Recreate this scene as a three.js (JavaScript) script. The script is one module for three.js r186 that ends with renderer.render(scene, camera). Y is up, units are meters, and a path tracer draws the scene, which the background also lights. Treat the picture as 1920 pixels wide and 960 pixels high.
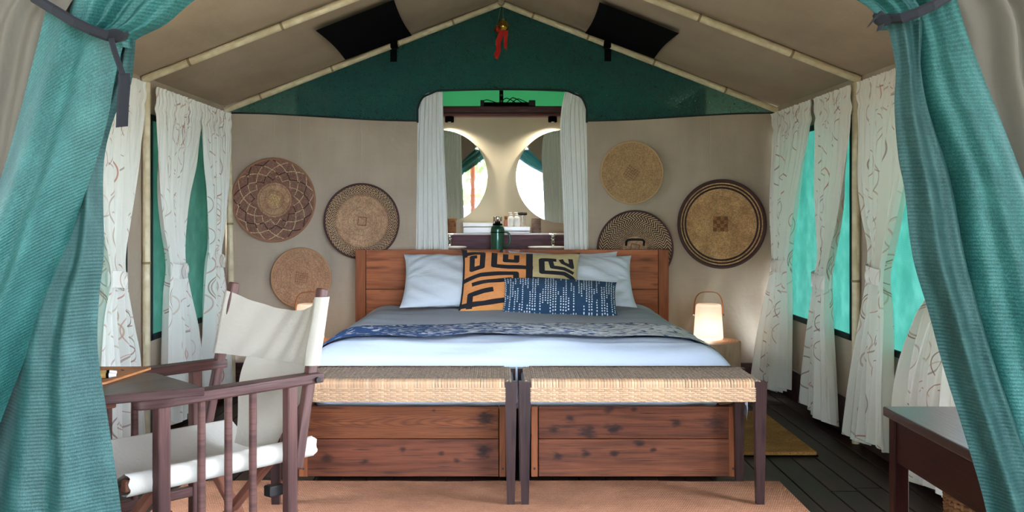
import * as THREE from 'three';
import { RoundedBoxGeometry } from 'three/addons/geometries/RoundedBoxGeometry.js';
import { mergeGeometries } from 'three/addons/utils/BufferGeometryUtils.js';

// ------------------------------------------------------------------ camera, sky, exposure
const scene = new THREE.Scene();
const camera = new THREE.PerspectiveCamera(2 * Math.atan(480 / 2000) * 180 / Math.PI, 2, 0.1, 200);
camera.position.set(0, 1.1, 0);
camera.lookAt(0, 1.1, -5);
camera.setViewOffset(1920, 960, 20, 80, 1920, 960);          // shifted lens: verticals stay upright
const renderer = new THREE.WebGLRenderer({ antialias: true });
renderer.toneMapping = THREE.LinearToneMapping;
renderer.toneMappingExposure = 0.95;
renderer.shadowMap.enabled = true;
renderer.shadowMap.type = THREE.PCFSoftShadowMap;
scene.background = new THREE.Color().setRGB(0.76, 0.92, 1.12);   // bright hazy overcast sky
scene.backgroundIntensity = 32;

// ------------------------------------------------------------------ helpers
const V = (x, y, z) => new THREE.Vector3(x, y, z);
const { sin, cos, PI, abs, min, max, floor, sqrt, pow, hypot, atan2, exp, sign } = Math;
const clamp = (x, a = 0, b = 1) => min(b, max(a, x));
const lerp = (a, b, t) => a + (b - a) * t;
const smooth = (a, b, x) => { const t = clamp((x - a) / (b - a)); return t * t * (3 - 2 * t); };
function rng(seed) { let s = seed >>> 0; return () => { s = (s + 0x6d2b79f5) | 0; let t = Math.imul(s ^ (s >>> 15), 1 | s); t = (t + Math.imul(t ^ (t >>> 7), 61 | t)) ^ t; return ((t ^ (t >>> 14)) >>> 0) / 4294967296; }; }
const hash = (x, y, k = 0) => { let h = Math.imul(x | 0, 374761393) + Math.imul(y | 0, 668265263) + Math.imul(k | 0, 974634777); h = Math.imul(h ^ (h >>> 13), 1274126177); return ((h ^ (h >>> 16)) >>> 0) / 4294967296; };
const mod = (a, n) => ((a % n) + n) % n;
function vnoise(x, y, px = 1e6, py = 1e6, k = 0) {             // value noise that repeats every px, py
  const ix = floor(x), iy = floor(y), fx = x - ix, fy = y - iy, u = fx * fx * (3 - 2 * fx), v = fy * fy * (3 - 2 * fy);
  const g = (a, b) => hash(mod(a, px), mod(b, py), k);
  return lerp(lerp(g(ix, iy), g(ix + 1, iy), u), lerp(g(ix, iy + 1), g(ix + 1, iy + 1), u), v);
}
function fbm(x, y, px, py, oct = 4, k = 0) { let s = 0, a = 0.5, n = 0; for (let i = 0; i < oct; i++) { s += a * vnoise(x, y, px, py, k + i); n += a; x *= 2; y *= 2; px *= 2; py *= 2; a *= 0.5; } return s / n; }
function tex(w, h, fn, srgb = true) {
  const d = new Uint8Array(w * h * 4);
  for (let y = 0; y < h; y++) for (let x = 0; x < w; x++) { const c = fn(x / w, y / h, x, y), o = (y * w + x) * 4; const g = typeof c === 'number'; d[o] = clamp(g ? c : c[0], 0, 255); d[o + 1] = clamp(g ? c : c[1], 0, 255); d[o + 2] = clamp(g ? c : c[2], 0, 255); d[o + 3] = g || c[3] === undefined ? 255 : c[3]; }
  const t = new THREE.DataTexture(d, w, h); t.wrapS = t.wrapT = THREE.RepeatWrapping; t.magFilter = THREE.LinearFilter; t.minFilter = THREE.LinearMipmapLinearFilter; t.generateMipmaps = true;
  if (srgb) t.colorSpace = THREE.SRGBColorSpace; t.needsUpdate = true; return t;
}
function rep(t, sx, sy, rot = 0) { const c = t.clone(); c.repeat.set(sx, sy); c.rotation = rot; c.needsUpdate = true; return c; }
function canvasTex(w, h, draw) { const c = document.createElement('canvas'); c.width = w; c.height = h; draw(c.getContext('2d'), w, h); const t = new THREE.CanvasTexture(c); t.colorSpace = THREE.SRGBColorSpace; t.wrapS = t.wrapT = THREE.RepeatWrapping; return t; }
const mat = (o) => new THREE.MeshStandardMaterial({ roughness: 0.8, metalness: 0, ...o });
const phys = (o) => new THREE.MeshPhysicalMaterial({ roughness: 0.8, metalness: 0, ...o });
const sided = THREE.DoubleSide;

const used = new Map();
function numbered(n) { const k = used.get(n) ?? 0; used.set(n, k + 1); return k ? n + '_' + String(k).padStart(3, '0') : n; }
function tag(o, label, category, group) { o.userData.label = label; o.userData.category = category; if (group) o.userData.group = group; return o; }
function sh(m) { m.castShadow = true; m.receiveShadow = true; return m; }
function thing(name, label, category, pos = [0, 0, 0], turn = 0, group) { const g = new THREE.Group(); g.name = numbered(name); g.position.set(...pos); g.rotation.y = turn; scene.add(g); return tag(g, label, category, group); }
function solo(name, geo, m, label, category, group, pos) { const o = sh(new THREE.Mesh(geo, m)); o.name = numbered(name); if (pos) o.position.set(...pos); scene.add(o); return tag(o, label, category, group); }
function part(name, geo, m, parent, label) { const o = sh(new THREE.Mesh(Array.isArray(geo) ? merge(geo) : geo, m)); o.name = name; parent.add(o); if (label) o.userData.label = label; return o; }
function struct(name, geo, m, label) { const o = geo ? sh(new THREE.Mesh(Array.isArray(geo) ? merge(geo) : geo, m)) : new THREE.Group(); o.name = name; scene.add(o); o.userData.kind = 'structure'; if (label) o.userData.label = label; return o; }
function copyOf(o, label, pos, turn) { const c = o.clone(); c.name = numbered(o.name.replace(/_\d{3}$/, '')); c.userData = { ...o.userData, label }; if (pos) c.position.set(...pos); if (turn !== undefined) c.rotation.y = turn; scene.add(c); return c; }
function merge(list) { return list.length === 1 ? list[0] : mergeGeometries(list.map((g) => { const q = g.index ? g.toNonIndexed() : g; for (const k of Object.keys(q.attributes)) if (!['position', 'normal', 'uv'].includes(k)) q.deleteAttribute(k); return q; })); }
const move = (g, x, y, z) => (g.translate(x, y, z), g);
// UVs in metres by the way each face points; along = axis the grain (u) runs along
function boxUV(g0, along = 'x', ou = 0, ov = 0) {
  const g = g0.index ? g0.toNonIndexed() : g0, p = g.attributes.position, n = g.attributes.normal, uv = new Float32Array(p.count * 2);
  for (let i = 0; i < p.count; i++) {
    const q = { x: p.getX(i), y: p.getY(i), z: p.getZ(i) }, a = { x: abs(n.getX(i)), y: abs(n.getY(i)), z: abs(n.getZ(i)) };
    const m = a.x >= a.y && a.x >= a.z ? 'x' : a.y >= a.z ? 'y' : 'z';
    let pair = { x: ['z', 'y'], y: ['x', 'z'], z: ['x', 'y'] }[m];
    if (pair[1] === along) pair = [pair[1], pair[0]];
    uv[i * 2] = q[pair[0]] + ou; uv[i * 2 + 1] = q[pair[1]] + ov;
  }
  g.setAttribute('uv', new THREE.BufferAttribute(uv, 2)); return g;
}
let wob = 0;
function bx(w, h, d, r = 0.004, along) { const s = [w, h, d], ax = along ?? (w >= h && w >= d ? 'x' : h >= d ? 'y' : 'z'); wob += 0.37; return boxUV(new RoundedBoxGeometry(w, h, d, 2, min(r, min(...s) * 0.45)), ax, wob, wob * 1.7); }
const bxAt = (w, h, d, x, y, z, r, along) => move(bx(w, h, d, r, along), x, y, z);
function aim(g, a, b) { const dir = b.clone().sub(a), q = new THREE.Quaternion().setFromUnitVectors(V(0, 1, 0), dir.clone().normalize()); g.applyQuaternion(q); const c = a.clone().add(b).multiplyScalar(0.5); g.translate(c.x, c.y, c.z); return g; }
function bar(a, b, w, d, r = 0.003) { const A = V(...a), B = V(...b); return aim(bx(w, A.distanceTo(B), d, r, 'y'), A, B); }
function rod(a, b, r0, r1 = r0, seg = 14) { const A = V(...a), B = V(...b), L = A.distanceTo(B); const g = new THREE.CylinderGeometry(r1, r0, L, seg, 1); uvm(g, 2 * PI * r0, L); return aim(g, A, B); }
function uvm(g, su, sv) { const u = g.attributes.uv; for (let i = 0; i < u.count; i++) u.setXY(i, u.getX(i) * su, u.getY(i) * sv); return g; }
function tube(pts, r, seg = 40, rs = 10, closed = false) { const c = new THREE.CatmullRomCurve3(pts.map((p) => V(...p)), closed); const g = new THREE.TubeGeometry(c, seg, r, rs, closed); return uvm(g, c.getLength(), 2 * PI * r); }
function lathe(pts, seg = 40) { return new THREE.LatheGeometry(pts.map((p) => new THREE.Vector2(p[0], p[1])), seg); }
// a grid of points fn(u, v) -> [x, y, z]; uv in metres
function sheet(nu, nv, fn, wu = 1, wv = 1) {
  const P = [], U = [], I = [];
  for (let j = 0; j <= nv; j++) for (let i = 0; i <= nu; i++) { const p = fn(i / nu, j / nv); P.push(p[0], p[1], p[2]); U.push(p[3] ?? (i / nu) * wu, p[4] ?? (1 - j / nv) * wv); }
  for (let j = 0; j < nv; j++) for (let i = 0; i < nu; i++) { const a = j * (nu + 1) + i, b = a + 1, c = a + nu + 1, d = c + 1; I.push(a, c, b, b, c, d); }
  const g = new THREE.BufferGeometry(); g.setAttribute('position', new THREE.Float32BufferAttribute(P, 3)); g.setAttribute('uv', new THREE.Float32BufferAttribute(U, 2)); g.setIndex(I); g.computeVertexNormals(); return g;
}
function keyed(rows, t) {                                          // smooth interpolation of rows of numbers keyed by their first entry
  let i = 0; while (i < rows.length - 2 && t > rows[i + 1][0]) i++;
  const r = (k) => rows[clamp(k, 0, rows.length - 1)], a = r(i), b = r(i + 1), f = clamp((t - a[0]) / (b[0] - a[0]));
  const out = [];
  for (let k = 1; k < a.length; k++) { const p = r(i - 1), n = r(i + 2), h = b[0] - a[0]; const ma = i > 0 ? (b[k] - p[k]) / (b[0] - p[0]) : (b[k] - a[k]) / h, mb = i < rows.length - 2 ? (n[k] - a[k]) / (n[0] - a[0]) : (b[k] - a[k]) / h; const f2 = f * f, f3 = f2 * f; out.push((2 * f3 - 3 * f2 + 1) * a[k] + (f3 - 2 * f2 + f) * h * ma + (-2 * f3 + 3 * f2) * b[k] + (f3 - f2) * h * mb); }
  return out;
}
// hanging cloth. rows: [s, ax, ay, az, bx, by, bz, fold depth, bulge]; n = direction the folds stand out
function drape({ rows, n, folds = 6, seed = 1, nu = 90, nv = 80, wide = 1, tall = 1.7, ruffle = 0, hem = 0 }) {
  const q = rng(seed), ph = [q(), q(), q(), q(), q()].map((x) => x * 6.28);
  return sheet(nu, nv, (u, v) => {
    const [ax, ay, az, bx_, by, bz, amp, bulge = 0] = keyed(rows, v);
    const uu = u + 0.018 * sin(9 * u + ph[0] + 2 * v) * sin(PI * u);
    const f = sin(2 * PI * (folds * u + 0.16 * sin(2.6 * v + ph[1]) + 0.22 * sin(7 * u + ph[2])) + ph[3]) * (0.72 + 0.28 * sin(11 * u + ph[4])) + 0.32 * sin(2 * PI * folds * 2.3 * u + ph[2] + 1.7 * v);
    const grown = ruffle ? lerp(0.25, 1, smooth(0.04, 0.34, v)) : 1;
    let d = amp * f * grown + bulge * sin(PI * u);
    if (ruffle) { const g2 = sin(2 * PI * folds * 2.9 * u + ph[1] + 2.2 * sin(5 * u + 9 * v) + 3 * v) + 0.6 * sin(2 * PI * folds * 5.3 * u + ph[3] + 14 * v); d += ruffle * 0.5 * g2 * (1 - smooth(0.05, 0.42, v)) - ruffle * 0.7 * exp(-pow((v - 0.062) / 0.012, 2)) - ruffle * 0.5 * exp(-pow((v - 0.012) / 0.012, 2)); }
    const drop = hem * smooth(0.85, 1, v) * (f * 0.5 + 0.6 * sin(5 * u + ph[0]));
    return [lerp(ax, bx_, uu) + n[0] * d, lerp(ay, by, uu) + n[1] * d + drop, lerp(az, bz, uu) + n[2] * d];
  }, wide, tall);
}
function extrude(shape, depth, bevel = 0) { return new THREE.ExtrudeGeometry(shape, { depth, bevelEnabled: bevel > 0, bevelSize: bevel, bevelThickness: bevel, bevelSegments: 2, curveSegments: 24 }); }
function poly(pts) { const s = new THREE.Shape(); pts.forEach((p, i) => (i ? s.lineTo(...p) : s.moveTo(...p))); s.closePath(); return s; }
function ribbon(pts, side, w, t) {                                 // flat strand through points; side = direction of its width
  const P = [], I = [], S = V(...side).normalize();
  pts.forEach((p, i) => {
    const a = V(...pts[max(0, i - 1)]), b = V(...pts[min(pts.length - 1, i + 1)]), T = b.sub(a).normalize(), N = T.clone().cross(S).normalize(), c = V(...p);
    for (const [x, y] of [[-0.5, -0.25], [-0.28, 0.5], [0.28, 0.5], [0.5, -0.25]]) { const q = c.clone().addScaledVector(S, x * w).addScaledVector(N, y * t); P.push(q.x, q.y, q.z); }
  });
  for (let i = 0; i < pts.length - 1; i++) for (let k = 0; k < 4; k++) { const a = i * 4 + k, b = i * 4 + (k + 1) % 4, c = a + 4, d = b + 4; I.push(a, b, c, b, d, c); }
  const g = new THREE.BufferGeometry(); g.setAttribute('position', new THREE.Float32BufferAttribute(P, 3)); g.setAttribute('uv', new THREE.Float32BufferAttribute(new Float32Array(P.length / 3 * 2), 2)); g.setIndex(I); const ng = g.toNonIndexed(); ng.computeVertexNormals(); return ng;
}

// ------------------------------------------------------------------ textures and materials
const mix3 = (a, b, t) => [lerp(a[0], b[0], t), lerp(a[1], b[1], t), lerp(a[2], b[2], t)];
const woodTex = (a, b, c, { rings = 9, k = 0, stretch = 1, knots = [], w = 1024, h = 512, streak = 1, arch = 0 } = {}) => tex(w, h, (u, v) => {
  let warp = fbm(u * 3 * stretch, v * 5, 3 * stretch, 5, 3, k) * 1.5, dark = 0, dy = 0;
  for (const [kx, ky, kr, ks] of knots) { const dx = (u - kx) / kr / 1.6, dz = (v - ky) / kr / 4.4, r = hypot(dx, dz * 0.7) + 1.3 * (fbm(u * 26, v * 14, 26, 14, 4, 3) - 0.5); dy += 0.05 * exp(-r * r * 0.4) * sign(v - ky); dark = max(dark, ks * pow(1 - smooth(0.0, 1.5, r), 1.3)); }
  const r = arch ? (u * 1.3 - 7 * (v - 0.52) ** 2 + dy) * arch + warp * 0.8 : (v + dy) * rings + warp, g = 0.5 + 0.5 * sin(2 * PI * r), fine = fbm(u * 10 * stretch, v * 220, 10 * stretch, 220, 3, k + 7), broad = fbm(u * 2 * stretch, v * 6, 2 * stretch, 6, 3, k + 17);
  let col = mix3(a, b, clamp(0.32 * pow(g, 2) + (fine - 0.42) * 0.85 * streak + (broad - 0.4) * 0.9));
  col = mix3(col, c, clamp((fbm(u * 7 * stretch, v * 40, 7 * stretch, 40, 2, k + 31) - 0.62) * 3) * 0.7);
  return mix3(col, [38, 20, 18], dark);
});
const woodBump = tex(512, 512, (u, v) => 255 * (0.6 * fbm(u * 6, v * 150, 6, 150, 3, 5) + 0.4 * fbm(u * 3, v * 12, 3, 12, 3, 9)), false);
const wood = (t, rough = 0.5, o = {}) => phys({ map: t, bumpMap: rep(woodBump, 2, 2), bumpScale: 0.0008, roughness: rough, specularIntensity: 0.35, ...o });

const canvasMap = (a, b, k) => tex(1024, 1024, (u, v) => { const m = fbm(u * 5, v * 5, 5, 5, 4, k), slub = vnoise(u * 20, v * 512, 20, 512, k + 3), slub2 = vnoise(u * 512, v * 20, 512, 20, k + 5), st = fbm(u * 18, v * 3, 18, 3, 3, k + 9); return mix3(a, b, clamp(0.25 + (m - 0.5) * 0.9 + (slub - 0.5) * 0.1 + (slub2 - 0.5) * 0.09 + (st - 0.5) * 0.35)); });
const clothBump = tex(512, 512, (u, v) => 255 * (0.45 * fbm(u * 5, v * 5, 5, 5, 4, 2) + 0.035 * (0.5 + 0.25 * sin(u * 2 * PI * 128) + 0.25 * sin(v * 2 * PI * 128)) + 0.25 * fbm(u * 40, v * 40, 40, 40, 2, 8)), false);
const canvasT = canvasMap([182, 164, 144], [158, 139, 120], 1);
const M = {};
M.canvas = mat({ map: rep(canvasT, 0.8, 0.8), bumpMap: rep(clothBump, 1.2, 1.2), bumpScale: 0.004, roughness: 0.93, side: sided });
M.roof = mat({ map: rep(canvasT, 0.7, 0.7), color: new THREE.Color(1.0, 0.95, 0.88), bumpMap: rep(clothBump, 1.2, 1.2), bumpScale: 0.004, roughness: 0.93, side: sided });
const netT = tex(512, 512, (u, v) => { const rib = 0.5 + 0.5 * sin(v * 2 * PI * 40), cross = 0.5 + 0.5 * sin(u * 2 * PI * 90 + 2 * fbm(u * 8, v * 40, 8, 40, 2, 4)), m = fbm(u * 4, v * 4, 4, 4, 4, 6), sp = vnoise(u * 128, v * 160, 128, 160, 8); return mix3([16, 64, 60], [98, 154, 145], clamp(0.22 + 0.2 * pow(rib, 2) * (0.5 + 0.5 * cross) + (m - 0.5) * 0.45 + (sp - 0.5) * 0.4)); });
const netB = tex(512, 512, (u, v) => 255 * (0.75 * (0.5 + 0.5 * sin(v * 2 * PI * 40)) + 0.25 * (0.5 + 0.5 * sin(u * 2 * PI * 90))), false);
M.net = phys({ map: rep(netT, 3.3, 3.3), bumpMap: rep(netB, 3.3, 3.3), bumpScale: 0.0006, roughness: 0.55, specularIntensity: 0.7, transmission: 0.04, thickness: 0, side: sided });
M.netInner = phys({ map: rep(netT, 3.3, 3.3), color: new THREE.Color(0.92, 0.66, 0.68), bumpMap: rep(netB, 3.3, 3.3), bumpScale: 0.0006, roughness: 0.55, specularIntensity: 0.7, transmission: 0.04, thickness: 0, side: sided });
M.netSlant = phys({ map: rep(netT, 3.3, 3.3, 0.3), bumpMap: rep(netB, 3.3, 3.3, 0.3), bumpScale: 0.0006, roughness: 0.55, specularIntensity: 0.7, transmission: 0.04, thickness: 0, side: sided });
M.netGable = phys({ color: new THREE.Color(0.009, 0.085, 0.07), map: rep(tex(256, 256, (u, v) => 222 + 33 * vnoise(u * 90, v * 90, 90, 90, 3), true), 3, 3), roughness: 0.85, transparent: true, opacity: 0.84, side: sided });
M.netWindow = phys({ map: rep(tex(512, 512, (u, v) => { const r = pow(0.5 + 0.5 * sin(v * 2 * PI * 80), 2), m = fbm(u * 6, v * 6, 6, 6, 4, 3); return mix3([34, 96, 82], [78, 136, 122], clamp(0.2 + 0.4 * r + (m - 0.5) * 1.1)); }), 2.4, 2.4), roughness: 1, transmission: 0.22, thickness: 0, side: sided });
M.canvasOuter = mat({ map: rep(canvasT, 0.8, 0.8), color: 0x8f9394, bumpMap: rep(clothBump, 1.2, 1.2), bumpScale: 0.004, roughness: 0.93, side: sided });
M.fly = mat({ color: 0x4a4438, roughness: 0.95, side: sided });
M.binding = mat({ color: 0x0d1f1c, roughness: 0.85 });
M.black = phys({ color: 0x070909, roughness: 0.95, specularIntensity: 0.12, side: sided });
M.webbing = mat({ color: 0x121218, roughness: 0.9, bumpMap: rep(clothBump, 20, 20), bumpScale: 0.002, side: sided });
M.pole = mat({ map: rep(tex(256, 512, (u, v) => mix3([226, 212, 178], [186, 166, 128], clamp(fbm(u * 4, v * 24, 4, 24, 3, 3) * 1.2 - 0.25))), 4, 1), roughness: 0.55 });
M.joint = mat({ color: 0x8d7a58, roughness: 0.6 });
const printT = canvasTex(1024, 1024, (c, w) => {
  c.fillStyle = '#f0ede2'; c.fillRect(0, 0, w, w); const q = rng(77);
  const cols = ['rgba(140,92,72,', 'rgba(168,120,96,', 'rgba(176,78,62,', 'rgba(120,86,72,', 'rgba(190,160,130,'];
  for (let i = 0; i < 46; i++) { c.strokeStyle = cols[floor(q() * 5)] + (0.3 + 0.45 * q()).toFixed(2) + ')'; c.lineCap = 'round'; const x = q() * w, y = q() * w, s = 40 + q() * 46, L = 1 + floor(q() * 3), a = (q() - 0.5) * 0.7; for (const ox of [-w, 0, w]) for (const oy of [-w, 0, w]) { c.save(); c.translate(x + ox, y + oy); c.rotate(a); c.lineWidth = 4 + 4 * ((i * 7) % 5) / 5; c.beginPath(); c.moveTo(0, 0); for (let k = 0; k < L; k++) { const d = k % 2 ? -1 : 1; c.bezierCurveTo(d * s, s * (2 * k + 0.3) * 0.9, d * s, s * (2 * k + 1.5) * 0.9, 0, s * (2 * k + 2) * 0.9); } c.stroke(); c.restore(); } }
});
M.sheer = phys({ map: rep(printT, 1.15, 0.9), roughness: 1, transmission: 0.15, thickness: 0, bumpMap: rep(clothBump, 3, 3), bumpScale: 0.001, side: sided });
M.white = phys({ color: 0xf7f9f5, roughness: 1, transmission: 0.14, thickness: 0, bumpMap: rep(clothBump, 4, 4), bumpScale: 0.001, side: sided });
const bedB = tex(512, 512, (u, v) => 255 * (0.7 * fbm(u * 4, v * 9, 4, 9, 4, 21) + 0.3 * fbm(u * 16, v * 16, 16, 16, 3, 23)), false);
M.linenPillow = phys({ color: 0xd8dce4, roughness: 0.9, bumpMap: rep(bedB, 1.4, 1.4), bumpScale: 0.005, sheen: 0.2, sheenRoughness: 0.6, side: sided });
M.linen = phys({ color: 0xb9c1d1, roughness: 0.9, bumpMap: rep(bedB, 1.4, 1.4), bumpScale: 0.005, sheen: 0.2, sheenRoughness: 0.6, side: sided });
M.mattress = mat({ color: 0xd9dbe0, roughness: 0.95 });
M.woodHead = wood(woodTex([172, 98, 58], [120, 62, 34], [88, 42, 24], { rings: 10, k: 2 }), 0.45);
M.woodHeadEnd = wood(woodTex([176, 116, 88], [138, 84, 66], [106, 60, 48], { rings: 14, k: 6 }), 0.5);
M.woodStile = wood(woodTex([150, 86, 50], [112, 58, 34], [104, 56, 38], { rings: 12, k: 11 }), 0.5);
M.woodFootTop = wood(woodTex([128, 72, 40], [78, 39, 22], [50, 25, 17], { rings: 5, k: 21, arch: 9, knots: [[0.93, 0.62, 0.035, 0.85], [0.66, 0.86, 0.008, 0.8]] }), 0.5);
M.woodFootLow = wood(woodTex([112, 60, 38], [70, 35, 22], [46, 24, 17], { rings: 4, k: 27, knots: [[0.92, 0.66, 0.03, 0.95], [0.78, 0.42, 0.012, 0.8], [0.7, 0.62, 0.012, 0.75], [0.3, 0.4, 0.012, 0.8], [0.1, 0.5, 0.02, 0.7], [0.5, 0.72, 0.014, 0.8]] }), 0.5);
M.woodFootTop2 = wood(woodTex([116, 63, 39], [72, 36, 22], [47, 24, 17], { rings: 4, k: 33, knots: [[0.17, 0.62, 0.018, 0.85], [0.37, 0.9, 0.02, 0.7], [0.5, 0.88, 0.014, 0.7], [0.72, 0.5, 0.022, 0.85], [0.08, 0.3, 0.02, 0.85], [0.26, 0.22, 0.03, 0.95], [0.39, 0.32, 0.026, 0.95], [0.93, 0.5, 0.04, 0.6]] }), 0.5);
M.woodFootLow2 = wood(woodTex([120, 66, 41], [75, 39, 24], [49, 25, 18], { rings: 4, k: 39, knots: [[0.1, 0.55, 0.016, 0.85], [0.25, 0.62, 0.016, 0.9], [0.4, 0.6, 0.016, 0.9], [0.53, 0.86, 0.02, 0.9], [0.6, 0.7, 0.01, 0.8]] }), 0.5);
M.woodDark = wood(woodTex([84, 60, 56], [50, 34, 34], [30, 22, 24], { rings: 8, k: 41 }), 0.32);
M.woodBench = wood(woodTex([62, 42, 40], [40, 27, 27], [26, 18, 19], { rings: 6, k: 43 }), 0.3);
M.woodChair = wood(woodTex([96, 64, 58], [60, 38, 36], [40, 25, 25], { rings: 7, k: 51 }), 0.42);
M.woodChairRed = wood(woodTex([132, 84, 66], [92, 50, 40], [64, 34, 30], { rings: 7, k: 55 }), 0.45);
M.woodDesk = wood(woodTex([46, 17, 13], [28, 10, 8], [18, 7, 6], { rings: 7, k: 61 }), 0.45, { specularIntensity: 0.2 });
M.woodDeskTop = wood(woodTex([52, 36, 33], [34, 23, 22], [24, 16, 16], { rings: 7, k: 62 }), 0.3, { specularIntensity: 1 });
M.woodFloor = [71, 74, 77].map((k, i) => wood(woodTex([[70, 50, 42], [60, 42, 36], [78, 56, 46]][i], [42, 29, 25], [30, 20, 18], { rings: 5, k, w: 512, h: 256 }), 0.5, { color: 0xb8a69c, specularIntensity: 0.4 }));
M.woodVanity = wood(woodTex([122, 84, 92], [84, 54, 62], [62, 38, 44], { rings: 7, k: 81 }), 0.4);
M.woodBeam = wood(woodTex([108, 58, 56], [70, 34, 34], [44, 22, 24], { rings: 7, k: 85 }), 0.35);
M.woodBlock = wood(woodTex([160, 116, 78], [122, 82, 54], [90, 58, 38], { rings: 9, k: 87 }), 0.6);
M.bark = mat({ map: rep(tex(512, 512, (u, v) => { const m = fbm(u * 10, v * 4, 10, 4, 4, 5), s = fbm(u * 26, v * 6, 26, 6, 3, 12), d = smooth(0.6, 0.7, fbm(u * 6, v * 5, 6, 5, 3, 15)); return mix3(mix3([218, 174, 144], [172, 124, 98], clamp(m * 1.6 - 0.4 + (s - 0.5))), [58, 42, 44], d * 0.8); }), 1, 1), bumpMap: rep(woodBump, 1, 1, PI / 2), bumpScale: 0.004, roughness: 0.85 });
M.endgrain = mat({ map: tex(512, 512, (u, v) => { const x = u - 0.5, y = v - 0.5, r = hypot(x, y) * 60 + 3 * fbm(u * 5, v * 5, 5, 5, 3, 2); return mix3([196, 140, 98], [158, 100, 66], 0.5 + 0.4 * sin(r * 2.2) + 0.3 * (vnoise(u * 60, v * 60, 60, 60, 3) - 0.5)); }), roughness: 0.6 });
M.chairCloth = phys({ color: 0xbdb2a2, roughness: 0.95, bumpMap: rep(clothBump, 3, 3), bumpScale: 0.003, transmission: 0.15, thickness: 0, side: sided });
M.chairSeat = mat({ color: 0xb9b0a4, roughness: 0.95, bumpMap: rep(clothBump, 3, 3), bumpScale: 0.003, side: sided });
M.straw = mat({ color: 0xffffff, roughness: 0.6 });
M.strawFlat = mat({ color: 0x4c3524, roughness: 0.95 });
M.steel = mat({ color: 0xd6d8da, metalness: 1, roughness: 0.14 });
M.brass = mat({ color: 0x8d7a4a, metalness: 0.9, roughness: 0.4 });
M.iron = mat({ color: 0x2a2624, metalness: 0.6, roughness: 0.55 });
M.mirror = mat({ color: 0xeef2f2, metalness: 1, roughness: 0.015 });
M.cream = mat({ map: tex(512, 512, (u, v) => mix3([226, 214, 186], [212, 198, 168], clamp(fbm(u * 4, v * 4, 4, 4, 4, 9) * 1.6 - 0.3))), roughness: 0.85 });
M.porcelain = phys({ color: 0xf4f4f2, roughness: 0.15 });
M.leather = phys({ map: rep(tex(256, 256, (u, v) => mix3([176, 112, 62], [126, 72, 38], clamp(fbm(u * 6, v * 6, 6, 6, 4, 4) * 1.7 - 0.4))), 3, 3), roughness: 0.5 });

// ------------------------------------------------------------------ the tent: floor, walls, roof
const EAVE = 1.76, RIDGE = 2.425, HW = 1.72, FRONT = -2.25, BACK = -6.65;
const roofY = (x) => RIDGE - (RIDGE - EAVE) * abs(x) / HW;
{ // plank floor: boards running away from the camera, each a piece of its own
  const fl = struct('floor', null, null, 'dark stained plank floor');
  const q = rng(5), variants = [];
  for (let i = 0; i < 6; i++) variants.push([0, 1, 2].map(() => { const g = bx(0.1055, 0.03, 2.2 + 0.15 * i, 0.003, 'z'); const u = g.attributes.uv; for (let k = 0; k < u.count; k++) u.setXY(k, u.getX(k) * 0.6, u.getY(k) * 1.3); return g; })[0]);
  for (let i = 0; i < 33; i++) { let z = -1.9 - q() * 0.9; const x = -1.76 + 0.1095 * (i + 0.5); let first = true; while (z > -6.9) { const k = floor(q() * 6), L = 2.2 + 0.15 * k, zz = first ? -1.35 - q() * 0 : z; const m = part('plank', variants[k], M.woodFloor[floor(q() * 3)], fl); m.position.set(x, -0.015 - 0.0012 * q(), z - L / 2 + (first ? 0.9 : 0)); if (first) { z += 0.9; first = false; } z -= L + 0.003; } }
  part('subfloor', bxAt(3.7, 0.05, 6.2, 0, -0.062, -4.6), M.woodDark, fl);
}
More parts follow.
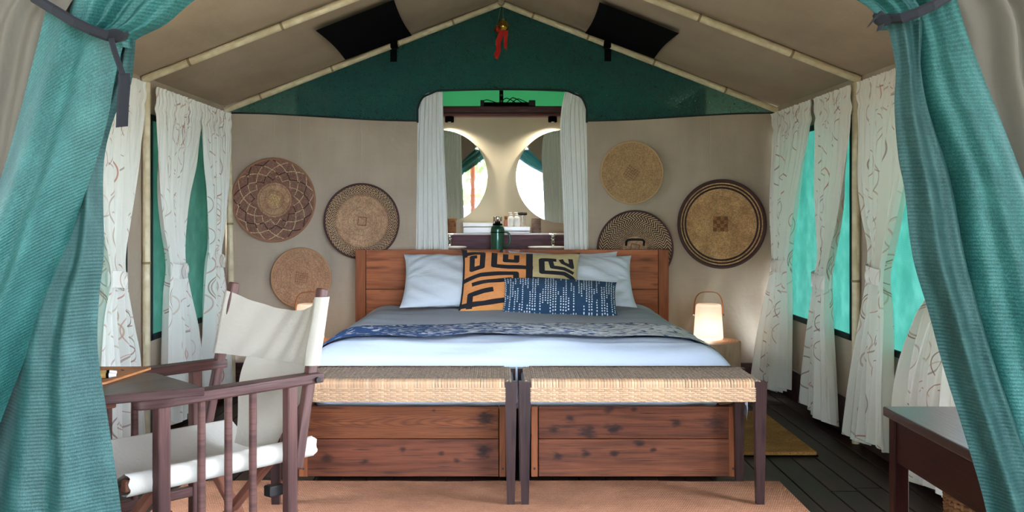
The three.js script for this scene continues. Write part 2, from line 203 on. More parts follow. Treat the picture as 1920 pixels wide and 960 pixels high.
// canvas side walls with net windows
const WIN = [[-6.42, -5.24, 0.5, 1.56], [-4.86, -3.66, 0.5, 1.56], [-3.45, -2.4, 0.5, 1.56]];
const OPENING = (s) => (s < 0 ? [-3.96, -3.6, 0.3, 1.68] : [-3.6, -2.34, 0.22, 1.7]);                            // unseen openings added near the entrance to let in fill light
for (const s of [-1, 1]) {
  const side = s < 0 ? 'left' : 'right';
  const sp = poly([[FRONT + 0.02, 0.15], [BACK, 0.15], [BACK, EAVE + 0.015], [FRONT + 0.02, EAVE + 0.015]]);
  WIN.map((w, i) => (i === 2 ? OPENING(s) : i === 1 && s < 0 ? [-4.86, -4.06, 0.5, 1.56] : w)).forEach(([z0, z1, a, b]) => sp.holes.push(new THREE.Path([[z0, a], [z1, a], [z1, b], [z0, b]].map((p) => new THREE.Vector2(...p)))));
  const g = extrude(sp, 0.01); g.rotateY(-PI / 2); g.translate(s * HW + (s > 0 ? 0.01 : 0), 0, 0);
  struct('wall_' + side, boxUV(g, 'z'), M.canvas, s < 0 ? 'taupe canvas tent wall with net windows' : 'shaded taupe canvas tent wall with net windows');
  struct('baseboard_' + side, bxAt(0.02, 0.2, 4.7, s * (HW + 0.002), 0.08, -4.6, 0.006), M.woodDark);
  WIN.forEach(([z0, z1], i) => {
    if (i === 1 && s < 0) z1 = -4.06;
    if (i === 2) { const w = struct(s < 0 ? 'window_5' : 'window_6', null, null, 'unseen opening added for fill light, canvas rolled up under the eave'); part('added_rolled_panel', rod([s * (HW - 0.03), 1.68, OPENING(s)[0]], [s * (HW - 0.03), 1.68, OPENING(s)[1]], 0.035), M.canvas, w); return; }
    const w = struct('window_' + (i * 2 + (s < 0 ? 1 : 2)), null, null, 'green shade net window in the canvas wall');
    if (i < 2) part('window_net', sheet(30, 30, (u, v) => [s * (HW + 0.004 + 0.012 * sin(PI * u) * sin(PI * v)), lerp(1.57, 0.49, v), lerp(z0 - 0.01, z1 + 0.01, u)], 1.2, 1.1), M.netWindow, w);
    const t = 0.03, x = s * (HW - 0.003), zm = (z0 + z1) / 2, L = z1 - z0 + 2 * t;
    for (const g2 of [bxAt(0.012, t, L, x, 0.49, zm, 0.003), bxAt(0.012, t, L, x, 1.57, zm, 0.003), bxAt(0.012, 1.1, t, x, 1.03, z0 - t / 2 + 0.005, 0.003), bxAt(0.012, 1.1, t, x, 1.03, z1 + t / 2 - 0.005, 0.003)]) part('window_binding', g2, M.binding, w);
  });
}
// roof canvas, sagging a little between the rafters
{
  const r = struct('ceiling', null, null, 'brown canvas tent roof');
  for (const s of [-1, 1]) part('roof_canvas', sheet(24, 70, (u, v) => { const x = s * lerp(0, HW + 0.06, u), z = lerp(FRONT + 0.05, BACK - 0.1, v), bay = abs(sin(PI * (z + 6.62) / 1.55)); return [x, roofY(x) - 0.012 * bay * sin(PI * u) + 0.006 * sin(9 * u + 5 * v), z]; }, 1.85, 4.5), M.roof, r);
}
{ // unseen outer fly sheet added to cut sky light, reaching past the eaves
  const r = struct('added_roof_fly', null, null, 'unseen dark fly sheet added above the tent to cut sky light');
  for (const s of [-1, 1]) part('added_fly_canvas', sheet(10, 60, (u, v) => { const z = lerp(FRONT + 0.1, -9.2, v), x = s * lerp(0, lerp(2.15, 2.9, s < 0 ? smooth(-3.9, -4.3, z) : smooth(-6.3, -6.7, z)), u); return [x, RIDGE + 0.28 - 0.4 * abs(x), z]; }, 3, 7), M.fly, r);
}
// back wall: two canvas panels, the green net gable above them with the doorway cut out
const topCurve = (x) => { const a = abs(x); return 1.722 - 0.05 * smooth(1.7, 0.5, a); };
const doorX = (s, y) => (s < 0 ? lerp(-0.549, -0.522, clamp(y / 1.67)) : lerp(0.556, 0.532, clamp(y / 1.67)));
{
  const w = struct('wall_back', null, null, 'taupe canvas back wall of the tent under a dark green net gable');
  const wallAt = (s, u, v) => {
    const yb = 0.14, t = 1 - v, x0 = doorX(s, lerp(yb, 1.67, t)), x = lerp(x0, s * 1.73, u), y = lerp(yb, topCurve(x), t);
    const diag = (x * s) * 0.8 + y * 0.55, low = smooth(1.5, 0.5, y);
    let d = 0.042 * low * sin(9.5 * diag + 2 * s) * smooth(0, 0.2, u) + 0.012 * sin(7 * x + 2.1 * y + s) + 0.006 * low * sin(19 * diag + 4 * y) + 0.04 * low * exp(-pow((s * x - 1.33 - 0.45 * (y - 0.75)) / 0.06, 2)) - 0.03 * low - 0.012;
    d += 0.004 * sin(26 * x + 3 * y) * low;
    return [x, y, BACK + d * smooth(0.01, 0.12, v) * 0.9, x, y];
  };
  for (const s of [-1, 1]) {
    const cp = part('canvas_panel', sheet(90, 80, (u, v) => wallAt(s, u, v)), M.canvas, w);
    for (const X of s < 0 ? [-1.42, -1.255, -0.875] : [0.9, 1.3]) { const pts = []; for (let k = 0; k <= 60; k++) { const v = 0.004 + 0.42 * k / 60; let u = 0.5; for (let n = 0; n < 4; n++) { const p = wallAt(s, u, v); u += (X - p[0]) / (s * 1.2); } const p = wallAt(s, u, v); pts.push([p[0], p[1], p[2] + 0.0012]); } part('seam', ribbon(pts, [1, 0, 0], 0.007, 0.0022), M.canvas, cp); }
  }
  const rr = 0.09, L = -0.522, R = 0.532, T = 1.868;
  const sp = new THREE.Shape(); sp.moveTo(-1.72, 1.7); sp.lineTo(L, 1.655); sp.lineTo(L, T - 0.03 - rr); sp.quadraticCurveTo(L + 0.01, T - 0.02, L + rr, T - 0.012); sp.quadraticCurveTo(0, T + 0.012, R - rr, T - 0.012); sp.quadraticCurveTo(R - 0.01, T - 0.02, R, T - 0.03 - rr); sp.lineTo(R, 1.655); sp.lineTo(1.72, 1.7); sp.lineTo(1.72, EAVE); sp.lineTo(0, RIDGE); sp.lineTo(-1.72, EAVE); sp.closePath();
  const g = extrude(sp, 0.003); g.translate(0, 0, BACK - 0.012); part('gable_net', boxUV(g), M.netGable, w);
  const rim = []; for (let i = 0; i <= 40; i++) { const t = i / 40; if (t < 0.2) rim.push([L, lerp(1.665, T - 0.12, t / 0.2), BACK + 0.004]); else if (t > 0.8) rim.push([R, lerp(T - 0.12, 1.665, (t - 0.8) / 0.2), BACK + 0.004]); else { const a = (t - 0.2) / 0.6, e = min(a, 1 - a), x = lerp(L, R, a), y = T - 0.12 + 0.115 * pow(clamp(e / 0.12), 0.45) + 0.01 * sin(PI * a); rim.push([lerp(x, a < 0.5 ? L : R, pow(1 - clamp(e / 0.12), 3)), y, BACK + 0.004]); } }
  part('doorway_binding', tube(rim, 0.007, 120, 6), M.binding, w);
  for (const s of [-1, 1]) part('seam_binding', tube([0, 0.2, 0.4, 0.6, 0.8, 1].map((t) => { const x = lerp(s < 0 ? L : R, s * 1.7, t); return [x, topCurve(x) + 0.004, BACK + 0.004]; }), 0.0055, 40, 6), M.binding, w);
  part('net_seam', bxAt(1.36, 0.02, 0.006, 0.01, 2.0, BACK - 0.03, 0.001), M.binding, w);
  struct('baseboard_back', bxAt(3.5, 0.2, 0.02, 0, 0.07, BACK + 0.004, 0.006), M.woodDark);
}
// front wall with the tall pointed entrance
{
  const sp = poly([[-1.72, 0], [-1.72, EAVE], [0, RIDGE], [1.72, EAVE], [1.72, 0], [1.2, 0], [0.98, 1.36], [0, 2.3], [-0.98, 1.36], [-1.0, 0]]);
  const g = extrude(sp, 0.008); g.translate(0, 0, FRONT); struct('wall_front', boxUV(g), M.canvasOuter, 'grey-taupe canvas front wall around the tent entrance');
}
// poles and rafters
function jointedPole(name, a, b, label, joints) {
  const t = thing(name, label, name === 'rafter' ? 'rafter' : 'pole', a, 0, name === 'rafter' ? 'roof rafters' : 'wall poles');
  const e = [b[0] - a[0], b[1] - a[1], b[2] - a[2]];
  part('shaft', rod([0, 0, 0], e, 0.0185, 0.0185, 18), M.pole, t);
  for (const j of joints) { const p = (k) => [e[0] * k, e[1] * k, e[2] * k], L = hypot(...e); part('joint_ring', rod(p(j - 0.006 / L), p(j + 0.006 / L), 0.0205, 0.0205, 18), M.joint, t); }
  return t;
}
const RZ = [-6.6, -5.09];
RZ.forEach((z, i) => { for (const s of [-1, 1]) jointedPole('rafter', [s * 1.71, roofY(1.71) - 0.027, z], [s * 0.01, roofY(0) - 0.03, z], (i ? 'cream pole rafter crossing the open ' : 'cream pole rafter along the green gable on the ') + (i ? 'roof, ' : '') + (s < 0 ? 'left slope' : 'right slope') + (i ? ' nearer the entrance' : ''), [0.16, 0.42, 0.66, 0.86].map((x) => x + 0.03 * s)); });
jointedPole('wall_pole', [-1.697, 0, -5.1], [-1.697, 1.725, -5.1], 'cream upright pole between the left wall windows', [0.5]);
jointedPole('wall_pole', [1.695, 0, -5.1], [1.695, 1.725, -5.1], 'cream upright pole between the right wall windows', [0.45]);
jointedPole('wall_pole', [-1.655, 0, -6.575], [-1.69, 1.725, -6.6], 'slim cream corner pole where left wall meets back wall', [0.6]);
{ const t = thing('ridge_pole', 'cream ridge pole at the top of the tent roof', 'pole', [0, roofY(0) - 0.022, -6.62]); part('shaft', rod([0, 0, 0], [0, 0, 4.3], 0.018), M.pole, t); part('joint_ring', rod([0, 0, 0.02], [0, 0, 0.05], 0.024), M.joint, t); }
// black cloth vent flaps on the roof
for (const s of [-1, 1]) {
  const x0 = s < 0 ? -0.545 : 0.51, x1 = s < 0 ? -0.945 : 0.925, za = s < 0 ? -5.42 : -5.55, zb = -6.48;
  solo('roof_vent_flap', sheet(16, 16, (u, v) => { const z = lerp(za, zb, v) + 0.05 * (u - 0.5) * (v - 0.2), x = lerp(x0, x1, u) - s * 0.018 * (1 - abs(2 * u - 1)) * 0 - s * 0.02 * sin(PI * v) * (u - 0.5); return [x, roofY(x) - 0.03 - 0.012 * sin(PI * u) * sin(PI * v), z]; }, 0.4, 1), M.black, s < 0 ? 'black cloth vent flap on the left roof slope' : 'black cloth vent flap on the right roof slope', 'vent flap', 'roof vent flaps');
}
// webbing straps that hold the gable to the rafters
for (const s of [-1, 1]) {
  const x = s < 0 ? -0.662 : 0.655, yr = roofY(x) - 0.028, t = thing('rafter_strap', s < 0 ? 'black webbing strap around the left gable rafter' : 'black webbing strap around the right gable rafter', 'strap', [x, yr, -6.6], 0, 'gable straps');
  part('loop', bxAt(0.048, 0.05, 0.05, 0, 0, 0, 0.012), M.black, t); part('tail', bxAt(0.042, 0.09, 0.004, s * 0.006, -0.055, -0.02, 0.001), M.black, t);
}

// ------------------------------------------------------------------ washroom behind the doorway
{
  const Z0 = -6.68, Z1 = -8.3;
  struct('floor_washroom', bxAt(3.5, 0.04, 1.7, 0, -0.02, -7.5), M.woodFloor[0]);
  struct('wall_washroom', bxAt(2.6, 1.86, 0.03, 0, 0.93, Z1 + 0.01, 0.002), M.cream, 'cream plastered washroom wall');
  for (const s of [-1, 1]) struct('wall_washroom_' + (s < 0 ? 'left' : 'right'), bxAt(0.02, 1.9, 1.48, s * 1.3, 0.95, -7.55, 0.002), M.cream);
  struct('ceiling_washroom', sheet(30, 10, (u, v) => { const x = lerp(-1.72, 1.72, u); return [x, roofY(x) + 0.02, lerp(BACK - 0.11, Z1 - 0.06, v)]; }, 3.4, 1.6), phys({ color: 0x4a8a68, roughness: 1, transmission: 0.22, thickness: 0, side: sided }), 'green net canopy over the washroom');
  const bk = poly([[-1.72, 1.86], [1.72, 1.86], [0, 2.44]]); const bg = extrude(bk, 0.004); bg.translate(0, 0, Z1 - 0.02); struct('wall_washroom_gable', boxUV(bg), phys({ color: 0x62a07c, roughness: 1, transmission: 0.42, thickness: 0, side: sided }), 'bright green net gable behind the washroom');
  const bm = struct('beam', [bxAt(2.58, 0.055, 0.09, 0, 1.892, -8.19, 0.006), bxAt(2.58, 0.022, 0.13, 0, 1.853, -8.18, 0.006)], M.woodBeam, 'dark red wooden beam over the washroom mirrors');
  for (const s of [-1, 1]) { // mirrors
    const t = thing('round_mirror', s < 0 ? 'round frameless mirror left of the flask, reflecting trees outside' : 'round frameless mirror right of the flask, reflecting bright sky', 'mirror', [s < 0 ? -0.467 : 0.475, 1.383, Z1 + 0.045], 0, 'washroom mirrors');
    const g = new THREE.CylinderGeometry(0.36, 0.357, 0.008, 96); g.rotateX(PI / 2); part('glass', g, M.mirror, t);
    const g2 = new THREE.CylinderGeometry(0.33, 0.33, 0.02, 64); g2.rotateX(PI / 2); g2.translate(0, 0, -0.012); part('backing', g2, M.iron, t);
    // spot lamps under the beam
    const l = thing('spot_lamp', s < 0 ? 'small black surface spotlight above the left mirror' : 'small black surface spotlight above the right mirror', 'spotlight', [s < 0 ? -0.397 : 0.392, 1.842, -8.165], 0, 'washroom spotlights');
    part('housing', lathe([[0, 0], [0.03, 0], [0.034, -0.004], [0.034, -0.042], [0.03, -0.046], [0.027, -0.04], [0.027, -0.034], [0, -0.034]], 32), M.black, l);
    const lens = new THREE.CylinderGeometry(0.026, 0.026, 0.004, 32); part('lens', move(lens, 0, -0.04, 0), mat({ color: 0xfff2dc, emissive: 0xffecd0, emissiveIntensity: 3.0 }), l);
    const sp = new THREE.SpotLight(new THREE.Color(1, 0.92, 0.8), 2.0, 0, 1.3, 0.35, 2); sp.position.set(s < 0 ? -0.397 : 0.392, 1.79, -8.165); sp.target.position.set(s < 0 ? -0.397 : 0.392, 0.5, -8.19); sp.castShadow = true; sp.shadow.radius = 1.4; scene.add(sp, sp.target);
  }
  // vanity
  const v = thing('vanity_unit', 'dark purple-brown wooden washroom vanity behind the bed headboard', 'vanity', [0, 0, Z1 + 0.03]);
  part('cabinet', bxAt(1.9, 0.78, 0.5, 0, 0.39, 0.26, 0.006), M.woodVanity, v); part('counter', bxAt(2.0, 0.045, 0.6, 0, 0.807, 0.3, 0.006), M.woodVanity, v);
  part('backsplash', bxAt(2.0, 0.1, 0.025, 0, 0.88, 0.2, 0.003), M.woodVanity, v); part('shelf', bxAt(2.0, 0.022, 0.215, 0, 0.938, 0.107, 0.004), M.woodVanity, v); part('shelf_edge', bxAt(2.0, 0.012, 0.008, 0, 0.944, 0.218, 0.002), mat({ color: 0xd9d2ca, roughness: 0.25 }), v);
  const SY = 0.949, CY = 0.83;
  for (const s of [-1, 1]) {
    const b = thing('wash_basin', s < 0 ? 'white basin behind the left end of the headboard' : 'white basin on the vanity by the right doorway curtain', 'basin', [s < 0 ? -0.4 : 0.34, CY, Z1 + 0.45], 0, 'wash basins');
    part('bowl', lathe([[0, 0.0], [0.1, 0.001], [0.136, 0.012], [0.148, 0.022], [0.142, 0.026], [0.12, 0.015], [0, 0.008]], 40), M.porcelain, b);
    const t = thing('chrome_tap', s < 0 ? 'chrome basin tap beside the left doorway curtain' : 'chrome basin tap beside the right doorway curtain', 'tap', [s < 0 ? -0.388 : 0.388, CY, Z1 + 0.272], 0, 'basin taps');
    part('body', lathe([[0, 0], [0.022, 0], [0.024, 0.004], [0.017, 0.012], [0.0155, 0.07], [0.019, 0.078], [0.019, 0.085], [0, 0.088]], 24), M.steel, t);
    part('spout', tube([[0, 0.055, 0.005], [0, 0.07, 0.05], [0, 0.068, 0.09], [0, 0.045, 0.1]], 0.0095, 24, 12), M.steel, t);
    part('handle', [move(new THREE.SphereGeometry(0.018, 20, 14), 0, 0.1, 0), rod([-0.026, 0.112, 0], [0.026, 0.112, 0], 0.006), rod([0, 0.112, -0.026], [0, 0.112, 0.026], 0.006)], M.steel, t);
  }
  const sx = (px) => (px - 940) * 8.12 / 2000;
  const cup = (x, label, m) => { const t = thing('wooden_tumbler', label, 'tumbler', [x, SY, Z1 + 0.13], 0, 'wooden tumblers'); part('body', lathe([[0, 0], [0.033, 0], [0.035, 0.003], [0.035, 0.108], [0.033, 0.111], [0.029, 0.108], [0.028, 0.012], [0, 0.01]], 36), m, t); part('rim', move(new THREE.TorusGeometry(0.032, 0.003, 8, 36).rotateX(PI / 2), 0, 0.11, 0), m, t); };
  cup(sx(846), 'honey brown wooden tumbler beside the left curtain on the washroom shelf', M.woodBlock); cup(sx(1006), 'grey-brown wooden tumbler right of the soap bottles', wood(woodTex([150, 128, 116], [110, 88, 78], [88, 66, 58], { rings: 9, k: 91, w: 256, h: 256 }), 0.6));
  const box = (x, w, h, d, lab, lid) => { const t = thing('white_box', lab, 'box', [x, SY, Z1 + 0.12]); part('body', bxAt(w, h, d, 0, h / 2, 0, 0.004), M.porcelain, t); part('lid', bxAt(w + 0.006, lid, d + 0.006, 0, h + lid / 2 + 0.0015, 0, 0.005), M.porcelain, t); return h + lid; };
  box(sx(896), 0.225, 0.047, 0.13, 'long white lidded box left of the green flask', 0.03); const bt = box(sx(969), 0.2, 0.014, 0.13, 'low white tray box carrying the soap bottles', 0.034);
  const mkBottle = (x, lab) => { const t = thing('soap_bottle', lab, 'bottle', [x, SY + bt + 0.0015, Z1 + 0.14], 0, 'pump soap bottles'); part('body', lathe([[0, 0], [0.022, 0], [0.025, 0.004], [0.025, 0.06], [0.021, 0.072], [0.011, 0.08], [0.011, 0.086], [0, 0.086]], 28), M.porcelain, t); part('pump', [rod([0, 0.084, 0], [0, 0.103, 0], 0.0045), bxAt(0.028, 0.009, 0.012, -0.006, 0.106, 0, 0.003), move(lathe([[0, 0], [0.0125, 0], [0.0125, 0.012], [0, 0.013]], 20), 0, 0.083, 0)], M.porcelain, t); };
  mkBottle(sx(958), 'white pump soap bottle nearer the green flask'); mkBottle(sx(969), 'white pump soap bottle nearer the grey-brown tumbler');
  { const t = thing('glass_jar', 'clear glass jar with a dark square-edged lid behind soap bottles', 'jar', [sx(980), SY + bt + 0.0015, Z1 + 0.1]); const h = 0.088; part('body', lathe([[0, 0], [0.026, 0], [0.028, 0.004], [0.028, h - 0.004], [0.026, h], [0.024, h - 0.004], [0.024, 0.008], [0, 0.008]], 28), phys({ color: 0xffffff, transmission: 0.9, thickness: 0, roughness: 0.1 }), t); part('lid', [move(lathe([[0, 0], [0.034, 0], [0.036, 0.006], [0.034, 0.02], [0, 0.022]], 28), 0, h, 0)], M.iron, t); }
  { const t = thing('cork_bottle', 'small reddish glass bottle with cork beside the flask cap', 'bottle', [sx(949), SY + bt + 0.002, Z1 + 0.1]); part('body', lathe([[0, 0], [0.018, 0], [0.02, 0.004], [0.02, 0.04], [0.012, 0.052], [0.01, 0.06], [0, 0.06]], 24), phys({ color: 0xc98e78, roughness: 0.2, transmission: 0.4, thickness: 0 }), t); part('cork', lathe([[0, 0.058], [0.013, 0.058], [0.015, 0.08], [0, 0.082]], 20), M.woodBlock, t); }
  { const t = thing('vacuum_flask', 'green metal vacuum flask with steel cap standing behind headboard', 'flask', [(933 - 940) * 7.75 / 2000, CY, -7.75]);
    const green = phys({ color: 0x2d6655, metalness: 0.55, roughness: 0.35, clearcoat: 0.5 });
    part('body', lathe([[0, 0], [0.047, 0], [0.049, 0.004], [0.049, 0.15], [0.046, 0.166], [0.037, 0.178], [0.034, 0.184], [0, 0.184]], 48), green, t);
    part('collar', lathe([[0.0, 0.182], [0.035, 0.182], [0.035, 0.194], [0, 0.194]], 40), M.black, t);
    part('cup_lid', lathe([[0, 0.192], [0.033, 0.192], [0.032, 0.24], [0.029, 0.246], [0, 0.248]], 40), M.steel, t);
    part('handle', tube([[0.04, 0.135, 0.01], [0.07, 0.132, 0.012], [0.086, 0.11, 0.013], [0.087, 0.06, 0.013], [0.07, 0.03, 0.012], [0.042, 0.028, 0.01]], 0.008, 40, 10), green, t);
    part('handle_band', move(new THREE.TorusGeometry(0.0495, 0.003, 8, 48).rotateX(PI / 2), 0, 0.132, 0), M.black, t);
  }
  { const t = thing('power_strip', 'dark power strip with loose cables on top of the beam', 'power strip', [0.045, 1.92, -8.17]); part('body', bxAt(0.4, 0.028, 0.05, 0, 0.0145, 0, 0.004), M.black, t); part('end_block', bxAt(0.03, 0.045, 0.055, -0.19, 0.023, 0, 0.004), M.iron, t); part('end_block', bxAt(0.05, 0.044, 0.055, 0.19, 0.023, 0, 0.004), M.iron, t);
    for (const [a, h] of [[-0.13, 0.03], [0.02, 0.05], [0.07, 0.055], [0.11, 0.04]]) part('cable', tube([[a - 0.07, 0.03, 0.01], [a - 0.03, 0.03 + h * 0.6, 0.014], [a, 0.028 + h * 0.5, 0.0], [a + 0.04, 0.028, 0.014]], 0.0035, 24, 8), M.black, t); }
  { const t = thing('hanging_strap', 'punched black strap hanging from ridge down to the washroom beam', 'strap', [0, 1.926, -8.14]); part('strap', bxAt(0.03, 0.46, 0.006, 0, 0.23, 0, 0.001), M.black, t); for (let i = 0; i < 9; i++) part('eyelet', move(new THREE.TorusGeometry(0.006, 0.0018, 6, 14), 0, 0.03 + 0.045 * i, 0.0035), M.brass, t); }
  // doorway curtains
  for (const s of [-1, 1]) {
    const a = s < 0 ? [-0.578, -0.33] : [0.4, 0.6];
    const rows = s < 0 ? [[0, -0.535, 1.9, -6.74, -0.37, 1.9, -6.74, 0.007], [0.3, -0.555, 1.55, -6.74, -0.362, 1.55, -6.74, 0.008], [0.75, -0.57, 0.95, -6.74, -0.335, 0.9, -6.74, 0.01], [1, -0.58, 0.012, -6.74, -0.31, 0.012, -6.74, 0.024]]
      : [[0, 0.41, 1.9, -6.74, 0.535, 1.9, -6.74, 0.007], [0.12, 0.378, 1.75, -6.74, 0.545, 1.75, -6.74, 0.008], [0.3, 0.372, 1.55, -6.74, 0.56, 1.55, -6.74, 0.008], [0.75, 0.396, 0.95, -6.74, 0.58, 0.9, -6.74, 0.01], [1, 0.4, 0.012, -6.74, 0.6, 0.012, -6.74, 0.024]];
    solo('doorway_curtain', drape({ rows, n: [0, 0, 1], folds: 6, seed: s < 0 ? 3 : 8, nu: 110, nv: 40, wide: 0.8, tall: 1.8 }), M.white, s < 0 ? 'plain white curtain at left side of the washroom doorway' : 'plain white curtain at right side of the washroom doorway', 'curtain', 'plain doorway curtains');
  }
}

// ------------------------------------------------------------------ printed window curtains
// numbers: s, a(x, y, z), b(x, y, z), fold depth, bulge; z runs along the wall
function windowCurtain(s, rows, tie, label, seed, folds, header = true) {
  const X = s * 1.655, all = rows.map(([y, za, zb, amp, bulge = 0, ia = 0, ib = 0]) => [(1.71 - y) / 1.71, X - s * ia, y, za, X - s * ib, y, zb, amp, bulge]);
  const t = thing('printed_curtain', label, 'curtain', [0, 0, 0], 0, 'printed window curtains');
  part('cloth', drape({ rows: all, n: [-s, 0, 0], folds, seed, nu: 180, nv: 130, wide: 1.0, tall: 1.7, ruffle: header ? 0.011 : 0, hem: 0.03 }), M.sheer, t);
  const [yt, z0, z1] = tie, zc = (z0 + z1) / 2, w = abs(z1 - z0) / 2 * 0.92, q = rng(seed + 50);
  part('tie_band', sheet(48, 10, (u, v) => { const a = u * 2 * PI, r = 1 + 0.05 * sin(5 * a + seed); return [X - s * 0.004 + 0.044 * r * cos(a) , yt + 0.035 - 0.07 * v + 0.012 * sin(a + seed) , zc + w * r * sin(a)]; }, 0.4, 0.07), M.sheer, t);
  part('knot', sheet(24, 14, (u, v) => { const a = u * 2 * PI, b = v * PI, r = 0.024 * (1 + 0.18 * sin(3 * a + 2 * b)); return [X - s * 0.04 + r * 0.7 * sin(b) * cos(a), yt - 0.004 + r * 1.35 * cos(b), zc + 0.014 * sin(seed) + r * 0.8 * sin(b) * sin(a) * (1 + 0.3 * cos(b))]; }, 0.2, 0.1), M.sheer, t);
  return t;
}
windowCurtain(-1, [[1.71, -5.14, -5.88, 0.018], [1.6, -5.14, -5.88, 0.02], [1.4, -5.14, -5.78, 0.026], [1.2, -5.17, -5.62, 0.024], [1.02, -5.23, -5.55, 0.024], [0.9, -5.3, -5.53, 0.026], [0.815, -5.33, -5.54, 0.03], [0.7, -5.3, -5.6, 0.036], [0.45, -5.28, -5.76, 0.042], [0.05, -5.26, -5.86, 0.046]], [0.815, -5.33, -5.54], 'cream squiggle-print curtain between the left wall pole and the net', 11, 6);
windowCurtain(-1, [[1.71, -5.9, -6.56, 0.018], [1.6, -5.9, -6.55, 0.02], [1.4, -5.95, -6.52, 0.024], [1.2, -6.02, -6.46, 0.022], [1.0, -6.06, -6.38, 0.022], [0.9, -6.07, -6.3, 0.024], [0.83, -6.05, -6.29, 0.03], [0.7, -6.02, -6.36, 0.034], [0.45, -6.0, -6.45, 0.04], [0.06, -5.98, -6.5, 0.044]], [0.83, -6.05, -6.29], 'cream squiggle-print curtain in the left back corner above the chair', 12, 6);
windowCurtain(-1, [[1.71, -4.2, -4.97, 0.018], [1.6, -4.22, -4.96, 0.02], [1.3, -4.3, -4.84, 0.028], [1.05, -4.37, -4.73, 0.026], [0.9, -4.45, -4.66, 0.026], [0.81, -4.47, -4.66, 0.03], [0.68, -4.4, -4.72, 0.036], [0.45, -4.37, -4.84, 0.042], [0.05, -4.35, -4.9, 0.046]], [0.81, -4.47, -4.66], 'cream squiggle-print curtain beside the left green entrance net', 13, 6);
windowCurtain(1, [[1.71, -6.54, -5.69, 0.018], [1.6, -6.52, -5.7, 0.02], [1.4, -6.52, -5.8, 0.026], [1.2, -6.51, -5.92, 0.026], [1.05, -6.5, -6.02, 0.026], [0.9, -6.47, -6.1, 0.026], [0.8, -6.44, -6.14, 0.03], [0.62, -6.46, -6.14, 0.036, 0, 0.02, 0], [0.35, -6.46, -6.15, 0.04, 0, 0.07, 0], [0.07, -6.43, -6.17, 0.044, 0, 0.11, 0]], [0.8, -6.44, -6.14], 'short-hanging squiggle-print curtain in the right back corner', 14, 6);
windowCurtain(1, [[1.71, -5.67, -5.05, 0.018], [1.6, -5.67, -5.05, 0.02], [1.2, -5.63, -5.13, 0.028], [1.05, -5.6, -5.2, 0.028], [0.87, -5.57, -5.32, 0.028], [0.76, -5.61, -5.37, 0.03], [0.55, -5.7, -5.36, 0.038], [0.3, -5.82, -5.3, 0.042], [0.05, -5.9, -5.25, 0.046]], [0.76, -5.61, -5.37], 'squiggle-print curtain beside the right wall pole toward the bed', 15, 6);
windowCurtain(1, [[1.71, -4.95, -4.2, 0.018], [1.6, -4.95, -4.22, 0.02], [1.3, -4.92, -4.32, 0.032], [1.1, -4.85, -4.42, 0.034], [0.95, -4.76, -4.52, 0.034], [0.83, -4.77, -4.585, 0.03], [0.65, -4.82, -4.57, 0.036], [0.35, -4.93, -4.58, 0.042], [0.06, -5.02, -4.58, 0.046]], [0.83, -4.77, -4.585], 'squiggle-print curtain between the right wall pole and green net', 16, 6);
windowCurtain(1, [[1.71, -4.15, -3.55, 0.018], [1.4, -4.13, -3.58, 0.026], [1.1, -4.1, -3.7, 0.034], [0.9, -4.02, -3.78, 0.036], [0.83, -4.02, -3.84, 0.03], [0.7, -4.18, -3.82, 0.036], [0.42, -4.37, -3.85, 0.042], [0.03, -4.42, -3.9, 0.046]], [0.83, -4.02, -3.84], 'squiggle-print curtain behind the dark low table', 17, 6);

